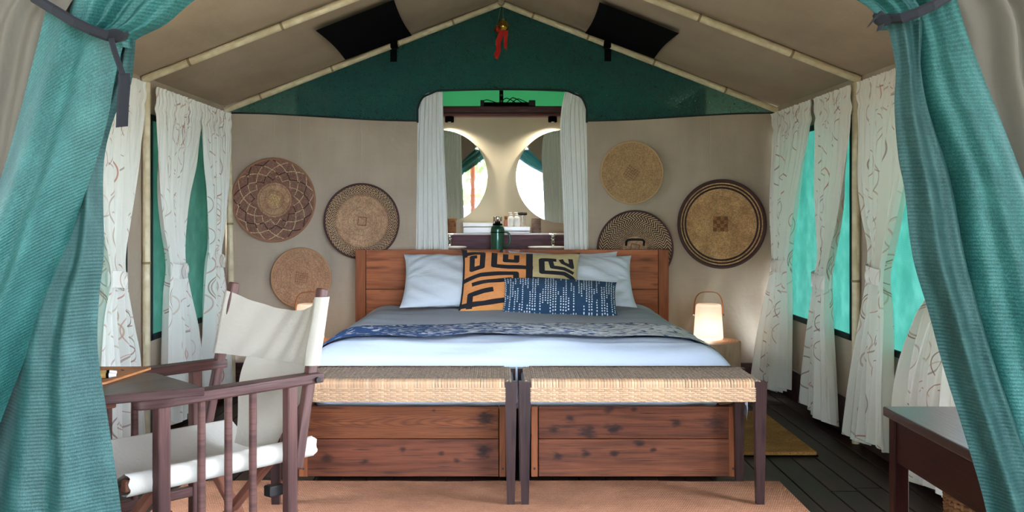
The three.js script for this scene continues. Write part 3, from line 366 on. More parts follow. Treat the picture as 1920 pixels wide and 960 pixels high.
// ------------------------------------------------------------------ entrance: green shade-net curtains tied back, canvas flaps
{
  const S = 2.15 / 2000, wx = (px) => (px - 940) * S, wy = (py) => 1.1 - (py - 400) * S;
  const atD = (px, py, d) => [(px - 940) * d / 2000, 1.1 - (py - 400) * d / 2000, -d];
  const rowsFrom = (list, za, zb) => { const y0 = list[0][0], y1 = list[list.length - 1][0]; return list.map(([py, l, r, amp, bulge, ly = 0, ry = 0]) => [(py - y0) / (y1 - y0), wx(l), wy(py + ly), za, wx(r), wy(py + ry), zb, amp, bulge]); };
  const L = thing('entrance_net_curtain', 'green shade-net entrance curtain tied back beside the safari chair', 'curtain', [0, 0, 0], 0, 'green entrance curtains');
  part('outer_drape', drape({ rows: rowsFrom([[70, 96, 226, 0.018, 0.03, -46, 0], [110, 84, 216, 0.014, 0.04, -34, 0], [150, 68, 208, 0.012, 0.05, -12, 0], [210, 50, 198, 0.012, 0.07], [310, 22, 172, 0.012, 0.09], [415, -15, 136, 0.012, 0.1], [480, -40, 116, 0.014, 0.1], [650, -105, 52, 0.016, 0.11], [780, -160, 2, 0.02, 0.12], [960, -230, -60, 0.025, 0.12], [1400, -380, -200, 0.035, 0.12]], -2.12, -2.16), n: [0.1, 0, 1], folds: 1.1, seed: 21, nu: 70, nv: 110, wide: 0.55, tall: 1.5 }), M.netSlant, L);
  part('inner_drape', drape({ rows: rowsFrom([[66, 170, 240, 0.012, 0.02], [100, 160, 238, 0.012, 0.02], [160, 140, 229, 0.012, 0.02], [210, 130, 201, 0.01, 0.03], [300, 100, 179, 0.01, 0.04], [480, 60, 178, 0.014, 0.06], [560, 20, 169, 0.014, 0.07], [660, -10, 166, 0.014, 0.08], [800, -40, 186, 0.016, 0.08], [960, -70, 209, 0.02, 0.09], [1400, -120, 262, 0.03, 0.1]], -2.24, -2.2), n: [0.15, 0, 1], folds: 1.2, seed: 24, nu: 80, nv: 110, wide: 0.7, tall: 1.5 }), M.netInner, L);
  part('upper_drape', drape({ rows: rowsFrom([[-400, 560, 880, 0.02, 0], [-200, 300, 620, 0.02, 0], [-60, 150, 420, 0.02, 0.02], [0, 118, 341, 0.02, 0.03], [40, 112, 292, 0.02, 0.03], [68, 100, 238, 0.016, 0.03], [85, 104, 236, 0.014, 0.03]], -2.19, -2.19), n: [0, 0, 1], folds: 2.6, seed: 26, nu: 80, nv: 60, wide: 0.6, tall: 0.6 }), M.net, L);
  const st = thing('curtain_tie', 'charcoal webbing tie with a hanging end on the left entrance curtain', 'tie', [0, 0, 0], 0, 'entrance curtain ties');
  part('band', ribbon([[60, -6, 0.06], [100, 18, 0.1], [140, 42, 0.12], [170, 56, 0.125], [200, 67, 0.11], [222, 72, 0.08], [238, 68, 0.02]].map(([x, y, d]) => atD(x, y, 2.17 - d)), [0.35, 1, 0], 0.02, 0.006), M.webbing, st);
  part('knot', move(new THREE.SphereGeometry(0.014, 18, 12).scale(1.5, 0.9, 0.8), ...atD(214, 66, 2.07)), M.webbing, st);
  part('tail', ribbon([[208, 72, 0.11], [214, 95, 0.115], [222, 118, 0.12], [230, 140, 0.122]].map(([x, y, d]) => atD(x, y, 2.17 - d)), [1, 0.1, 0], 0.012, 0.004), M.webbing, st);
  part('tail', ribbon([[232, 138, 0.12], [233, 158, 0.125], [230, 196, 0.127], [228, 238, 0.125]].map(([x, y, d]) => atD(x, y, 2.17 - d)), [1, 0.08, 0.2], 0.026, 0.003), M.webbing, st);
  part('tail', ribbon([[168, 118, 0.02], [150, 148, 0.03], [126, 178, 0.03], [100, 200, 0.025], [66, 222, 0.02]].map(([x, y, d]) => atD(x, y, 2.195 - d)), [0.3, 1, 0], 0.03, 0.003), M.webbing, st);
  const R = thing('entrance_net_curtain', 'green shade-net entrance curtain tied back beside dark low table', 'curtain', [0, 0, 0], 0, 'green entrance curtains');
  part('outer_drape', drape({ rows: rowsFrom([[30, 1712, 1774, 0.014, 0.02, -8, -30], [80, 1720, 1792, 0.012, 0.03, -4, -16], [170, 1724, 1832, 0.012, 0.05], [230, 1742, 1856, 0.012, 0.06], [330, 1776, 1894, 0.014, 0.07], [480, 1796, 1950, 0.016, 0.08], [620, 1822, 1995, 0.02, 0.08], [720, 1850, 2030, 0.02, 0.08], [960, 1890, 2100, 0.02, 0.09], [1400, 1960, 2220, 0.03, 0.1]], -2.2, -2.1), n: [-0.1, 0, 1], folds: 1.2, seed: 31, nu: 70, nv: 110, wide: 0.55, tall: 1.5 }), M.net, R);
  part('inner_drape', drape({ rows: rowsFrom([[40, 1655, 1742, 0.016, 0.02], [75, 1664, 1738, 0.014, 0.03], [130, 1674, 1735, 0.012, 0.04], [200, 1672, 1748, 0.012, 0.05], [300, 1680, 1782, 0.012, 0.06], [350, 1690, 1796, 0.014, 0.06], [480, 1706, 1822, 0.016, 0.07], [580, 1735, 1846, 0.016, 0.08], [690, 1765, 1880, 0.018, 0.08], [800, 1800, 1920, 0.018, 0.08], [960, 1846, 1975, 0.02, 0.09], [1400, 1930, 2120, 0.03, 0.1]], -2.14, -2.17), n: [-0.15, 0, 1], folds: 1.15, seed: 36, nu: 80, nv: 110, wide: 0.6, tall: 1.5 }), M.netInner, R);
  part('upper_drape', drape({ rows: rowsFrom([[-400, 1000, 1320, 0.02, 0], [-200, 1260, 1600, 0.02, 0], [-60, 1520, 1740, 0.02, 0.02], [0, 1626, 1768, 0.018, 0.03], [20, 1650, 1770, 0.018, 0.03], [40, 1655, 1766, 0.016, 0.03], [52, 1660, 1770, 0.014, 0.03]], -2.19, -2.19), n: [0, 0, 1], folds: 2.6, seed: 38, nu: 80, nv: 60, wide: 0.6, tall: 0.6 }), M.net, R);
  const sr = thing('curtain_tie', 'charcoal webbing tie knotted around the right entrance curtain', 'tie', [0, 0, 0], 0, 'entrance curtain ties');
  part('band', ribbon([[1640, 34, 0.03], [1660, 36, 0.09], [1690, 34, 0.12], [1720, 24, 0.12], [1750, 10, 0.11], [1785, -10, 0.06]].map(([x, y, d]) => atD(x, y, 2.17 - d)), [-0.3, 1, 0], 0.02, 0.006), M.webbing, sr);
  part('knot', move(new THREE.SphereGeometry(0.013, 18, 12).scale(1.4, 0.9, 0.8), ...atD(1655, 38, 2.07)), M.webbing, sr);
  part('tail', ribbon([[1654, 34, 0.1], [1646, 26, 0.11], [1640, 34, 0.12], [1632, 46, 0.12]].map(([x, y, d]) => atD(x, y, 2.17 - d)), [0.7, 0.7, 0], 0.02, 0.003), M.webbing, sr);
  part('tail', ribbon([[1656, 40, 0.1], [1652, 48, 0.11], [1650, 56, 0.11]].map(([x, y, d]) => atD(x, y, 2.17 - d)), [0.8, 0.4, 0], 0.016, 0.003), M.webbing, sr);
  const fl = solo('entrance_flap', drape({ rows: rowsFrom([[-260, 60, 330, 0.02, 0], [0, -90, 120, 0.022, 0.045], [150, -120, 75, 0.022, 0.045], [330, -150, 40, 0.022, 0.045], [700, -260, -20, 0.022, 0.045], [1400, -380, -100, 0.022, 0.045]], -2.19, -2.19), n: [0, 0, 1], folds: 1.8, seed: 42, nu: 70, nv: 60, wide: 0.6, tall: 1.8 }), M.canvasOuter, 'grey-taupe canvas door flap gathered behind the left green net', 'door flap', 'canvas door flaps');
  solo('entrance_flap', drape({ rows: rowsFrom([[-260, 1560, 1840, 0.02, 0], [0, 1772, 2010, 0.022, 0.045], [150, 1800, 2040, 0.022, 0.045], [330, 1840, 2080, 0.022, 0.045], [700, 1930, 2150, 0.022, 0.045], [1400, 2010, 2300, 0.022, 0.045]], -2.195, -2.195), n: [0, 0, 1], folds: 1.8, seed: 47, nu: 70, nv: 60, wide: 0.6, tall: 1.8 }), M.canvasOuter, 'grey-taupe canvas door flap gathered behind the right green net', 'door flap', 'canvas door flaps');
}

// ------------------------------------------------------------------ woven plates on the back wall
const coil = (r, th, n) => { const c = 0.5 + 0.5 * cos(2 * PI * r * n), st = 0.5 + 0.5 * sin(th * floor(r * n + 0.5) * 5.2 + floor(r * n + 0.5) * 1.7); return 0.74 + 0.3 * (0.5 * c + 0.5 * st); };
function plateTex(kind) {
  return tex(768, 768, (u, v) => {
    const x = u * 2 - 1, y = v * 2 - 1, r = hypot(x, y), th = atan2(y, x), n = vnoise(u * 90, v * 90, 90, 90, kind.charCodeAt(0)), g = fbm(u * 9, v * 9, 9, 9, 3, 5);
    const w = coil(r, th, 34) * (0.86 + 0.28 * n);
    let c = mix3([206, 166, 132], [172, 130, 98], clamp(g * 1.4 - 0.2)); if (floor(r * 34) % 5 === 2) c = mix3(c, [140, 98, 70], 0.35);
    const sq = max(abs(x), abs(y));
    if (kind === 'zigzag') {
      if (r > 0.43) {
        c = mix3([160, 116, 98], [132, 92, 78], g);
        for (let k = 0; k < 5; k++) { const tri = abs(mod(th / (2 * PI) * 13 + k * 0.5, 1) * 2 - 1), rr = 0.47 + k * 0.125 + 0.13 * (1 - tri), d = abs(r - rr); if (d < 0.012) c = (k + floor(th * 1.1 + 4)) % 3 === 0 ? [62, 34, 30] : [214, 184, 140]; }
      } else if (r > 0.41) c = [150, 104, 80]; else if (sq < 0.13) c = (floor((x + 1) * 26) + floor((y + 1) * 26)) % 2 ? [214, 176, 122] : [190, 150, 100];
      if (r > 0.975) c = [196, 150, 108];
    } else if (kind === 'herring' || kind === 'dark') {
      const r0 = kind === 'herring' ? 0.71 : 0.34;
      if (r > r0) { const bands = kind === 'herring' ? 3 : 6, k = (r - r0) / (0.95 - r0) * bands, t = abs(mod(k, 2) - 1), a = mod(th / (2 * PI) * 64 + t * 1.2 * (kind === 'herring' ? 1.6 : 1.3), 1); c = a < (kind === 'dark' ? 0.58 : 0.5) ? [70, 42, 36] : [214, 178, 138]; }
      else { c = mix3(c, [206, 166, 134], 0.4); if (r > r0 - 0.03) c = mix3(c, [120, 78, 58], 0.5); if (sq < 0.12 && (sq > 0.09)) c = [150, 104, 76]; }
      if (r > 0.945) c = [62, 34, 36];
    } else if (kind === 'rings') {
      c = mix3([216, 168, 116], [182, 134, 88], clamp(g * 1.5 - 0.25)); if (sq < 0.17) c = (floor((x + 1) * 12) + floor((y + 1) * 12)) % 2 ? [170, 116, 66] : [128, 82, 46];
      if ((r > 0.795 && r < 0.835) || (r > 0.865 && r < 0.9) || r > 0.93) c = [56, 32, 32];
    } else { if (kind === 'plain2') c = mix3(c, [200, 160, 106], 0.6); else c = mix3(c, [186, 138, 106], 0.5); const cx = abs(x) + abs(y); if (sq < 0.2 && (floor((x + y + 2) * 14) + floor((x - y + 2) * 14)) % 2 === 0) c = mix3(c, [118, 76, 52], 0.45); if (r > 0.965) c = [206, 168, 126]; }
    return [c[0] * w, c[1] * w, c[2] * w];
  });
}
function plate(kind, px, py, rpx, label, dish, spin, handle) {
  const D = 6.6, R = rpx * D / 2000, x = (px - 940) * D / 2000, y = 1.1 - (py - 400) * D / 2000;
  const t = thing('woven_plate', label, 'woven plate', [x, y, BACK + 0.012], 0, 'woven plates on the back wall');
  const N = 34, pts = []; for (let i = 0; i <= N * 4; i++) { const k = i / (N * 4); pts.push([max(0.0001, k * R * 0.97), 0.02 + dish * k * k * (0.4 + 0.6 * k) - 0.0016 * (1 + cos(2 * PI * k * N + PI))]); }
  for (let i = N * 4; i >= 0; i -= 8) { const k = i / (N * 4); pts.push([max(0.0001, k * R * 0.97), 0.011 + dish * k * k * (0.4 + 0.6 * k)]); }
  const g = lathe(pts, 120); g.rotateX(PI / 2);
  const p = g.attributes.position, uv = g.attributes.uv; for (let i = 0; i < p.count; i++) { const a = atan2(p.getY(i), p.getX(i)) + spin, r = hypot(p.getX(i), p.getY(i)) / R; uv.setXY(i, 0.5 + 0.5 * r * cos(a), 0.5 + 0.5 * r * sin(a)); }
  part('weave', g, mat({ map: plateTex(kind), roughness: 0.8 }), t);
  const rimCol = { zigzag: 0x9a6a50, herring: 0x4a2a2c, plain: 0xb08660, plain2: 0xc4a074, dark: 0x4a2c2c, rings: 0x432a28 }[kind];
  part('rim', move(new THREE.TorusGeometry(R * 0.975, R * 0.025 + (kind === 'rings' ? 0.002 : 0), 10, 120), 0, 0, 0.018 + dish), mat({ color: rimCol, roughness: 0.8 }), t);
  if (handle) part('handle', tube([[-0.055, 0.0, 0.022], [-0.05, 0.03, 0.045], [0, 0.036, 0.05], [0.05, 0.03, 0.045], [0.055, 0.0, 0.022]].map((q) => [q[0], q[1] + 0.02, q[2]]), 0.007, 30, 8), M.iron, t);
}
plate('zigzag', 513, 375, 79, 'large brown woven plate with zigzag lines and tan centre', 0.02, 0.3);
plate('herring', 678, 415, 71.5, 'woven plate with pale centre and herringbone rim behind headboard', 0.02, 0.1);
plate('plain', 564, 521, 57, 'small plain tan woven plate just above the chair back', 0.016, 0.15);
plate('plain2', 1185, 324, 59.5, 'plain honey-coloured woven plate right of the doorway, topmost', 0.014, 0.6);
plate('dark', 1191, 466, 72, 'dark herringbone woven plate with loop handle half behind headboard', 0.02, 0.2, true);
plate('rings', 1352, 420, 83, 'largest tan woven plate with dark ringed rim near right corner', 0.05, 0.0);

// hanging baubles with red ribbon
{
  const t = thing('gold_bauble', 'gold bauble with red ribbon hanging at the gable peak', 'bauble', [0.01, 2.24, -6.5]);
  part('ball', new THREE.SphereGeometry(0.036, 32, 24), phys({ color: 0xb08a3c, metalness: 0.9, roughness: 0.25 }), t);
  part('cap', move(lathe([[0, 0], [0.009, 0], [0.009, 0.012], [0, 0.013]], 16), 0, 0.034, 0), M.brass, t); part('cord', rod([0, 0.046, 0], [0.0, 0.13, -0.06], 0.0015), M.brass, t);
  const red = mat({ color: 0xc01a10, roughness: 0.8, side: sided });
  part('ribbon', sheet(6, 24, (u, v) => [lerp(-0.03, 0.002, u * (1 - 0.25 * v)) - 0.022 * v + 0.004 * sin(11 * v), -0.03 - 0.16 * v - 0.03 * v * (u - 0.3) + 0.006 * sin(9 * u) * v, 0.02 + 0.008 * sin(7 * v + 3 * u)], 0.05, 0.2), red, t);
  part('ribbon', sheet(6, 20, (u, v) => [lerp(0.004, 0.03, u * (1 - 0.35 * v)) + 0.002 * v, -0.03 - 0.1 * v - 0.02 * v * u, 0.014 + 0.008 * sin(6 * v + 2 * u)], 0.05, 0.14), red, t);
  const b = thing('red_bauble', 'small red bauble beside the gold bauble', 'bauble', [-0.026, 2.213, -6.455]); part('ball', new THREE.SphereGeometry(0.018, 24, 16), phys({ color: 0xc03418, metalness: 0.6, roughness: 0.25 }), b); part('cap', move(lathe([[0, 0], [0.005, 0], [0.005, 0.007], [0, 0.008]], 12), 0, 0.017, 0), M.brass, b); part('cord', rod([0, 0.024, 0], [0.02, 0.14, -0.06], 0.0012), M.brass, b);
}

// ------------------------------------------------------------------ the bed
const BX = 0.065;
{
  const bed = thing('bed', 'wide reddish wooden bed with plank headboard and low footboard', 'bed', [BX, 0, -5.4]);
  const hb = new THREE.Group(); hb.name = 'headboard'; bed.add(hb);
  for (const s of [-1, 1]) {                                       // two halves standing side by side
    part('stile', bxAt(0.062, 0.87, 0.04, s * 0.914, 0.447, -1.05, 0.004, 'y'), M.woodStile, hb);
    part('stile', bxAt(0.044, 0.87, 0.04, s * 0.03 - 0.004, 0.447, -1.05, 0.004, 'y'), M.woodHeadEnd, hb, 'paler inner stile');
    const x0 = s < 0 ? -0.882 : 0.034, x1 = s < 0 ? -0.074 : 0.882, w = x1 - x0, c = (x0 + x1) / 2;
    const hs = [0.24, 0.26, 0.2, 0.16]; let y = 0.882; for (const h of hs) { part('plank', bxAt(w, h - 0.003, 0.03, c, y - h / 2, -1.052, 0.003, 'x'), M.woodHead, hb); y -= h; }
  }
  const fb = new THREE.Group(); fb.name = 'footboard'; bed.add(fb);
  for (const s of [-1, 1]) {
    const xo = s < 0 ? -0.902 : 0.912, xi = s < 0 ? -0.045 : 0.058, w = abs(xo - xi) - 0.066, c = (xo + xi) / 2 + (s < 0 ? 0.002 : -0.002);
    part('stile', bxAt(0.037, 0.292, 0.035, xo - s * 0.0185, 0.156, 0.975, 0.004, 'y'), M.woodStile, fb); part('stile', bxAt(0.028, 0.292, 0.035, xi + s * 0.014, 0.156, 0.975, 0.004, 'y'), M.woodStile, fb);
    const pl = (h, y, m) => { const g = bxAt(w, h, 0.028, c, y, 0.974, 0.003, 'x'), u = g.attributes.uv, p = g.attributes.position; for (let i = 0; i < u.count; i++) u.setXY(i, (p.getX(i) - c) / w + 0.5, (p.getY(i) - y) / h * 0.96 + 0.5); part('plank', g, m, fb); };
    pl(0.133, 0.2345, s < 0 ? M.woodFootTop : M.woodFootTop2); pl(0.155, 0.0885, s < 0 ? M.woodFootLow : M.woodFootLow2);
    for (const x of [xo - s * 0.019, xi + s * 0.014]) part('peg', move(new THREE.CylinderGeometry(0.005, 0.005, 0.006, 12).rotateX(PI / 2), x, 0.045, 0.992), M.woodDark, fb);
  }
  for (const s of [-1, 1]) part('side_rail', bxAt(0.03, 0.16, 1.98, s * 0.88, 0.18, -0.03, 0.004, 'z'), M.woodStile, bed);
  part('mattress', bxAt(1.74, 0.24, 1.88, 0, 0.385, -0.04, 0.06), M.mattress, bed);
  for (const s of [-1, 1]) for (const z of [-0.9, 0.85]) part('leg', bxAt(0.06, 0.16, 0.06, s * 0.82, 0.08, z, 0.004), M.woodDark, bed);
}
const TOP = 0.545;
const edge = (p, half, r) => { const a = half - r; if (p <= a) return [p, 0]; const q = (p - a) / r; if (q < PI / 2) return [a + r * sin(q), r * (1 - cos(q))]; const d = p - a - r * PI / 2; return [half + 0.12 * d * d, r + d]; };
function overBed(s, t, lift, seed = 1) {
  const [x, dx] = edge(abs(s), 0.95, 0.24), [zz, dz] = edge(t, 1.965, 0.17);
  const drop = pow(pow(dx, 3) + pow(dz, 3), 1 / 3), side = smooth(0.02, 0.2, dx), front = smooth(0.01, 0.12, dz), up = 1 - 0.9 * max(side, front);
  let n = 0.007 * sin(5.2 * s + 2.3 * t + seed) * sin(3.1 * t - 1.7 * s) + 0.004 * sin(13 * s - 7 * t + 3) * sin(9 * t + 4 * s) + 0.003 * sin(31 * t + 5 * sin(3 * s)) * smooth(1.2, 1.9, t) + 0.007 * exp(-pow((t - 1.955 - 0.02 * sin(2.3 * s)) / 0.02, 2)) - 0.006 * exp(-pow((t - 1.995 - 0.015 * sin(1.7 * s + 1)) / 0.012, 2)) + 0.005 * exp(-pow((t - 1.83 - 0.03 * sin(2.9 * s + 2)) / 0.018, 2)) + 0.005 * sin(21 * s + 3 * t) * side * smooth(0, 0.15, dx);
  n += 0.006 * sin(24 * (t + 0.35 * abs(s))) * exp(-pow((abs(s) - 0.75) / 0.18, 2));
  const l = lift + n;
  return [BX + sign(s) * x + sign(s) * l * side, TOP + 0.012 * (1 - s * s) + l * up - drop, -6.385 + zz + l * front];
}
solo('duvet', sheet(170, 190, (u, v) => { const s = lerp(-1.12, 1.12, u), t = lerp(0, 2.1, v); return overBed(s, t, 0); }, 2.24, 2.13), M.linen, 'white duvet spread over the wide bed', 'duvet');
{ // printed runner
  const rt = tex(1024, 512, (u, v) => {
    const m = 0.5 + 0.5 * sin((u - 0.5) * PI) + 0.18 * (fbm(u * 6, v * 3, 6, 3, 3, 4) - 0.5) - 0.2 * smooth(0.72, 0.95, v) * (1 - u);
    const a = vnoise(u * 130 + 9 * v, v * 36, 1e6, 36, 12), b = vnoise(u * 80 - 14 * v, v * 70, 1e6, 70, 19), g = vnoise(u * 300, v * 150, 300, 150, 5);
    const dash = 0.5 * a + 0.5 * b; const on = dash > lerp(0.72, 0.3, clamp(m)) ? 1 : 0;
    if (v < 0.018 || v > 0.985) return [26, 38, 62]; return mix3(mix3([52, 96, 154], [34, 66, 118], g), mix3([240, 242, 246], [222, 227, 236], g), on * 0.97);
  });
  const rg = sheet(200, 50, (u, v) => { const s = lerp(-1.13, 1.13, u), wav = 0.012 * sin(4.2 * s + 1) + 0.008 * sin(9 * s); const t = lerp(1.235 + wav * 0.6 - 0.02 * smooth(0.5, 1, abs(s)), 1.745 + wav * 0.7 + 0.03 * smooth(0.6, 1.1, s), v); const p = overBed(s, t, 0.014 + 0.003 * sin(18 * s + 5 * v) * sin(PI * v)); return [p[0], p[1], p[2], u, 1 - v]; });
  solo('bed_runner', rg, phys({ map: rt, roughness: 0.85, sheen: 0.4, sheenRoughness: 0.5, side: sided }), 'navy and white printed runner laid across the foot of the bed', 'bed runner');
}
function pillowGeo(w, h, t, seed, { pinch = 0.05, wr = 0.006, ear = 0.02 } = {}) {
  const q = rng(seed), a = [...Array(8)].map(() => q() * 6.28), N = 56;
  const f = (sd) => sheet(N, N, (uu, vv) => {
    const u = uu * 2 - 1, v = 1 - vv * 2, e = pow(max(0, (1 - pow(abs(u), 2.6)) * (1 - pow(abs(v), 2.6))), 0.55);
    const c = pow(abs(u * v), 6);
    let x = u * w / 2 * (1 - pinch * (1 - v * v) * abs(u) ** 3 + ear * c), y = v * h / 2 * (1 - pinch * 1.3 * (1 - u * u) * abs(v) ** 3 + ear * c);
    let z = sd * t / 2 * e * (1 + 0.12 * sin(2.2 * u + a[0]) * sin(2.5 * v + a[1]));
    const cr = exp(-pow((1 - abs(u)) * 3, 2)) + exp(-pow((1 - abs(v)) * 3, 2));
    z += sd * e * wr * (sin(9 * u + 6 * v + a[2]) * sin(4 * v + a[3]) + 0.7 * cr * sin(17 * (u * sign(v) + v * sign(u)) + a[4])) + 0.008 * sin(2 * u + a[5]) * v;
    return [x, y, z, uu, 1 - vv];
  });
  const A = f(1), B = f(-1); const ix = B.index.array; for (let i = 0; i < ix.length; i += 3) { const k = ix[i]; ix[i] = ix[i + 1]; ix[i + 1] = k; } B.computeVertexNormals();
  return merge([A, B]);
}
function pillow(name, geo, m, label, cat, pos, tilt, roll = 0, yaw = 0, group) { const o = solo(name, geo, m, label, cat, group, pos); o.rotation.set(-tilt, yaw, roll, 'YXZ'); return o; }
const D2R = PI / 180;
pillow('bed_pillow', pillowGeo(0.68, 0.43, 0.115, 3, { wr: 0.009 }), M.linenPillow, 'white pillow on the left leaning against the headboard', 'pillow', [-0.23, 0.715, -6.165], 50 * D2R, 0.01, 0, 'white bed pillows');
pillow('bed_pillow', pillowGeo(0.66, 0.43, 0.1, 5, { wr: 0.009 }), M.linenPillow, 'front white pillow on the right behind the navy dotted cushion', 'pillow', [0.43, 0.714, -6.145], 49 * D2R, -0.015, 0, 'white bed pillows');
pillow('bed_pillow', pillowGeo(0.64, 0.42, 0.07, 9), M.linenPillow, 'rear white pillow on the right, only its corner showing', 'pillow', [0.37, 0.722, -6.25], 46 * D2R, 0.0, 0, 'white bed pillows');
{
  const kt = canvasTex(1024, 768, (c, W, H) => {
    const X = (x) => (x - 40) / 1300 * W, Y = (y) => (y - 60) / 745 * H;
    c.fillStyle = '#e8965a'; c.fillRect(0, 0, W, H); c.fillStyle = '#cdb888'; c.fillRect(X(790), 0, W, H);
    const q = rng(9); for (let i = 0; i < 5200; i++) { c.fillStyle = q() < 0.5 ? 'rgba(90,50,20,0.12)' : 'rgba(255,225,170,0.12)'; c.fillRect(q() * W, q() * H, 8 + q() * 26, 2); }
    c.strokeStyle = '#211f26'; c.lineJoin = 'round';
    const L = (w, ...p) => { c.lineWidth = w * W / 1300; c.beginPath(); p.forEach(([x, y], i) => (i ? c.lineTo(X(x), Y(y)) : c.moveTo(X(x), Y(y)))); c.stroke(); };
    L(70, [60, 60], [60, 170]); L(60, [60, 135], [180, 120], [270, 125], [268, 315], [150, 340], [150, 180], [205, 178]);
    L(66, [400, 100], [400, 300], [560, 316], [830, 325]); L(60, [525, 125], [525, 232], [648, 240], [648, 130]);
    L(74, [790, 60], [790, 480]); L(64, [50, 460], [250, 412], [450, 402], [645, 402], [650, 490], [790, 490]);
    L(58, [160, 515], [350, 492], [600, 478]); L(66, [150, 770], [150, 625], [300, 600], [405, 588]); L(64, [40, 735], [300, 725], [560, 700], [700, 690]);
    L(64, [1090, 200], [925, 200], [930, 372], [1180, 366], [1270, 400], [1360, 470]); L(54, [1020, 200], [1045, 298], [1180, 308], [1290, 340]); L(54, [1140, 180], [1165, 228], [1270, 262], [1250, 160]);
    L(60, [830, 462], [1210, 468]); L(50, [1280, 460], [1300, 540]); L(40, [790, 60], [1340, 60]); L(60, [700, 560], [1000, 560], [1000, 760]); L(60, [1100, 560], [1100, 720], [1340, 720]); L(36, [45, 60], [45, 1000]);
    c.fillStyle = '#dd9a52'; c.fillRect(X(40), Y(768), X(700), H);
  });
  pillow('patterned_cushion', pillowGeo(0.67, 0.45, 0.12, 15, { pinch: 0.03, wr: 0.004, ear: 0.03 }), mat({ map: kt, roughness: 0.95, bumpMap: rep(clothBump, 2, 2), bumpScale: 0.003 }), 'orange and tan cushion with bold black maze pattern', 'cushion', [0.105, 0.707, -6.035], 42 * D2R, -0.03);
  const dt = canvasTex(1280, 512, (c, W, H) => {
    c.fillStyle = '#24425f'; c.fillRect(0, 0, W, H); const q = rng(31); for (let i = 0; i < 3000; i++) { c.fillStyle = q() < 0.5 ? 'rgba(10,20,40,0.14)' : 'rgba(90,120,150,0.12)'; c.fillRect(q() * W, q() * H, 2, 10); }
    c.fillStyle = '#e8edf2'; for (let x = 10; x < W; x += 29) { let y = q() * 20, run = q() < 0.55; while (y < H) { const n = 2 + floor(q() * 8); for (let k = 0; k < n && y < H; k++) { if (run) { c.beginPath(); c.ellipse(x + q() * 4, y + q() * 4, 7.6, 8.6, (q() - 0.5) * 0.5, 0, 7); c.fill(); } y += 29; } run = q() < 0.62; } }
  });
  pillow('dotted_cushion', pillowGeo(0.62, 0.245, 0.11, 19, { pinch: 0.02, wr: 0.003, ear: 0.02 }), mat({ map: dt, roughness: 0.95, bumpMap: rep(clothBump, 2, 2), bumpScale: 0.003 }), 'long navy cushion with rows of white dots', 'cushion', [0.322, 0.638, -5.87], 44 * D2R, -0.035, -0.02);
}

